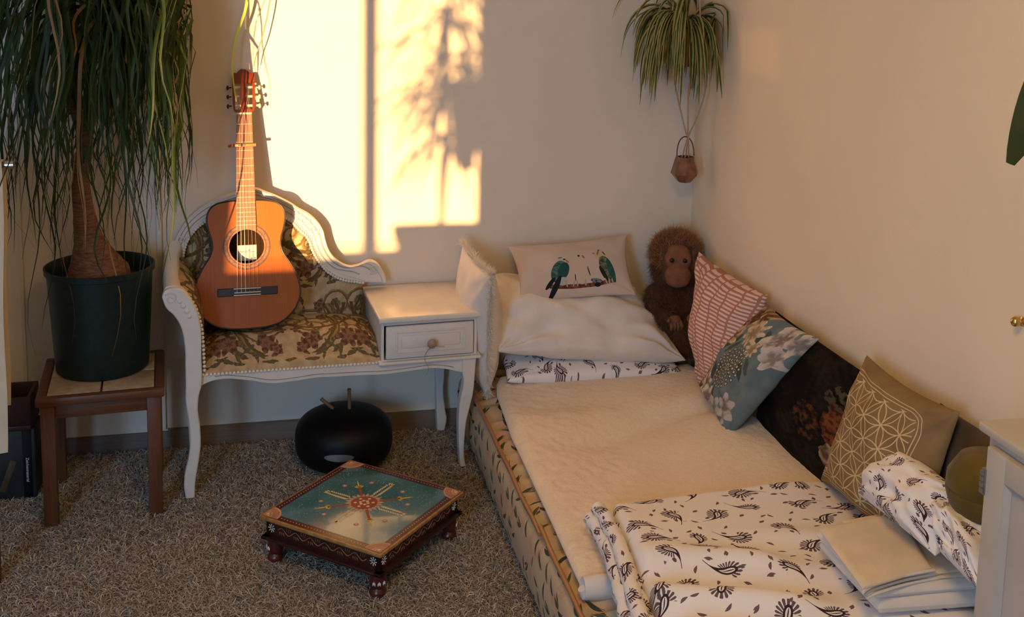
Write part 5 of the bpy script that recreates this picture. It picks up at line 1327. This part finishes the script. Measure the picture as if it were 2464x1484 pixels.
# ------------------------------------------------------------------ white cabinet at the right edge
cb = thing('white_cabinet', 'white painted cabinet with panelled door at the right edge, beside the foot of the bed', 'cabinet', (-.15, -2.62, FZ + .002))
co_ = Vector((-.15, -2.62, FZ + .002))
def cbx(lo, hi, b=.002): return MB().box(tuple(Vector(lo) - co_), tuple(Vector(hi) - co_), b)
mb = cbx((-.288, -2.95, FZ + .002), (-.014, -2.325, .914), .003); mb.obj('carcass', m_grey, cb, ang=30)
cbx((-.304, -2.97, .914), (-.004, -2.308, .934), .006).obj('cabinet_top', m_grey, cb, ang=30)
door = MB()
Y0d, Y1d, Z0d, Z1d = -2.88, -2.346, .06, .898
fw_ = .056
for lo, hi in (((Y1d - fw_, Z0d), (Y1d, Z1d)), ((Y0d, Z0d), (Y0d + fw_, Z1d)), ((Y0d + fw_, Z1d - fw_ * .9), (Y1d - fw_, Z1d)), ((Y0d + fw_, Z0d), (Y1d - fw_, Z0d + fw_))):
    b = cbx((-.306, lo[0], lo[1]), (-.2885, hi[0], hi[1]), .0015); n_ = len(door.v); door.add(b.v, b.f)
dro = door.obj('door', m_grey, cb, ang=30)
b = cbx((-.296, Y0d + fw_ - .002, Z0d + fw_ - .002), (-.289, Y1d - fw_ + .002, Z1d - fw_ * .9 + .002), 0); b.obj('door_panel', m_grey, dro, ang=30)
# chamfered moulding on the inside of the door frame
ya, yb2, za, zb2 = Y0d + fw_, Y1d - fw_, Z0d + fw_, Z1d - fw_ * .9
mb = MB(); ch = .012
ring = lambda x, d: [Vector((x, ya + d, za + d)) - co_, Vector((x, yb2 - d, za + d)) - co_, Vector((x, yb2 - d, zb2 - d)) - co_, Vector((x, ya + d, zb2 - d)) - co_]
mb.add(ring(-.3055, 0) + ring(-.2965, ch) + ring(-.295, 0), [(i, (i + 1) % 4, (i + 1) % 4 + 4, i + 4) for i in range(4)] + [(i + 4, (i + 1) % 4 + 4, (i + 1) % 4 + 8, i + 8) for i in range(4)])
mb.obj('door_moulding', m_grey, dro, ang=20)
for z in (.80, .16):
    h = cbx((-.309, -2.350, z), (-.300, -2.338, z + .052), .001); 
    for k in range(4): h.tube([Vector((-.310, -2.343, z + .004 + .012 * k)) - co_, Vector((-.310, -2.343, z + .012 + .012 * k)) - co_], .0045, 8)
    h.obj('hinge', m_silver, dro, ang=40)
MB().sphere(Vector((-.318, -2.855, .50)) - co_, .013, 14, 10).obj('knob', m_brass, dro, ang=180)

# broad leaf of a plant standing on the cabinet, reaching in from the right
fp0 = Vector((-.13, -2.62, .934))
fic = thing('potted_fig', 'dark broad leaf of a plant on the cabinet, reaching in at the right edge', 'potted plant', fp0)
MB().lathe([(0, 0), (.06, 0), (.085, .05), (.09, .12), (.094, .125), (.09, .13), (.08, .11), (0, .105)], 28).obj('pot', m_terra, fic, ang=50)
MB().tube(catmull([(0, 0, .1), (.01, .02, .35), (0, .03, .60), (.0, .03, .85)], 6), [.009] * 19, 10).obj('stem', m_bark, fic, ang=180)
def bigleaf(base, tip, sag, w, side):
    base, tip = Vector(base) - fp0, Vector(tip) - fp0
    pts = [base.lerp(tip, i / 12) + Vector((0, 0, sag * math.sin(PI * i / 12))) for i in range(13)]
    mb = MB(); ribbon(pts, lambda t: w * (math.sin(PI * min(1, t * .93 + .03)) ** .7) * (1 - .25 * t) + .001, m_rubber, mb=mb, fold=.25, side0=Vector(side)); mb.obj('leaf', m_rubber, fic, ang=180)
la = Vector((.02, -.085, .24)); bigleaf((-.262, -2.435, 1.735), (-.302, -2.337, 1.443), .0, .040, tuple(la.cross(Vector((-1.35, -1.83, .3)))))
MB().tube(catmull([(0, .03, .80), (-.06, .10, .86), (-.128, .182, .805)], 6), .0035, 8).obj('leaf_stalk', m_rubber, fic, ang=180)
for q in range(5):
    a = -PI / 2 + (q - 2) * .35; bigleaf((-.13, -2.60, 1.55 + .06 * q), (-.10 + .06 * math.cos(a), -2.62 + .22 * math.sin(a), 1.60 + .04 * q), .05, .035, (1, 0, .2))
hk = thing('wall_hook', 'small brass knob fixed to the right wall above the cabinet', 'hook', (-.001, -2.018, 1.020))
MB().lathe([(.011, 0), (.011, .003), (.005, .006), (.005, .012)], 16, mat=Matrix.Rotation(-PI / 2, 4, 'Y')).obj('hook_plate', m_brass, hk, ang=50)
MB().sphere((-.018, 0, 0), .0115, 16, 12).obj('hook_ball', m_brass, hk, ang=180)

# ------------------------------------------------------------------ plants on the window sill behind the camera (they throw the leaf shadows)
wx = lambda xw, y: xw + TA * y          # where a ray that ends at xw on the back wall passes depth y
wy = -5.16; RZ = math.tan(EL) * math.hypot(1, TA) * 5.16
wp0 = Vector((wx(-1.0, wy), wy, B0 + .0))
wp = thing('window_palm', 'leafy palm in a pot by the window, casting the leaf shadows on the wall', 'potted plant', wp0)
zp = .79 + RZ - wp0.z
MB().lathe([(0, -.75), (.13, -.75), (.14, -.7), (.15, zp - .08), (.165, zp - .04), (.165, zp), (.15, zp), (.14, zp - .05), (0, zp - .05)], 30).obj('pot', m_pot, wp, ang=50)
MB().tube([(0, 0, zp - .06), (.03, .01, zp + .25), (.015, 0, zp + .50), (.03, 0, zp + .9)], [.012, .010, .009, .008], 10).obj('stem', m_bark, wp, ang=180)
random.seed(12)
for i in range(230):
    phi = random.uniform(0, 2 * PI); z0 = zp + random.choice((.30, .45, .5, .6, .75, .9))
    pts = droop((.02, 0, z0), phi, random.uniform(.0, 1.2), random.uniform(.18, .40), random.uniform(.16, .34), 10, 9)
    ribbon(pts, lw(random.uniform(.006, .010)), m_palm, 'leaf', wp, random.gauss(0, 1))
hb0 = Vector((wx(-.905, wy), wy, .99 + RZ))
hb = thing('hanging_basket', 'narrow hanging basket with trailing leaves by the window, seen as a shadow', 'basket', hb0)
MB().lathe([(0, 0), (.022, 0), (.030, .03), (.046, .10), (.050, .30), (.055, .33), (.05, .335), (.044, .30), (0, .29)], 24).obj('basket', m_stick, hb, ang=50)
for k in range(3): MB().tube([(.05 * math.cos(k * 2.1), .05 * math.sin(k * 2.1), .33), (0, 0, .75), (0, 0, ZC - hb0.z)], .0018, 5).obj('cord', m_cord, hb)
for i in range(22):
    phi = random.uniform(0, 2 * PI); pts = droop((0, 0, .33), phi, random.uniform(.2, 1.3), random.uniform(.15, .34), random.uniform(.2, .4), 9, 9)
    ribbon(pts, lw(random.uniform(.007, .012)), m_palm, 'leaf', hb, random.gauss(0, 1))
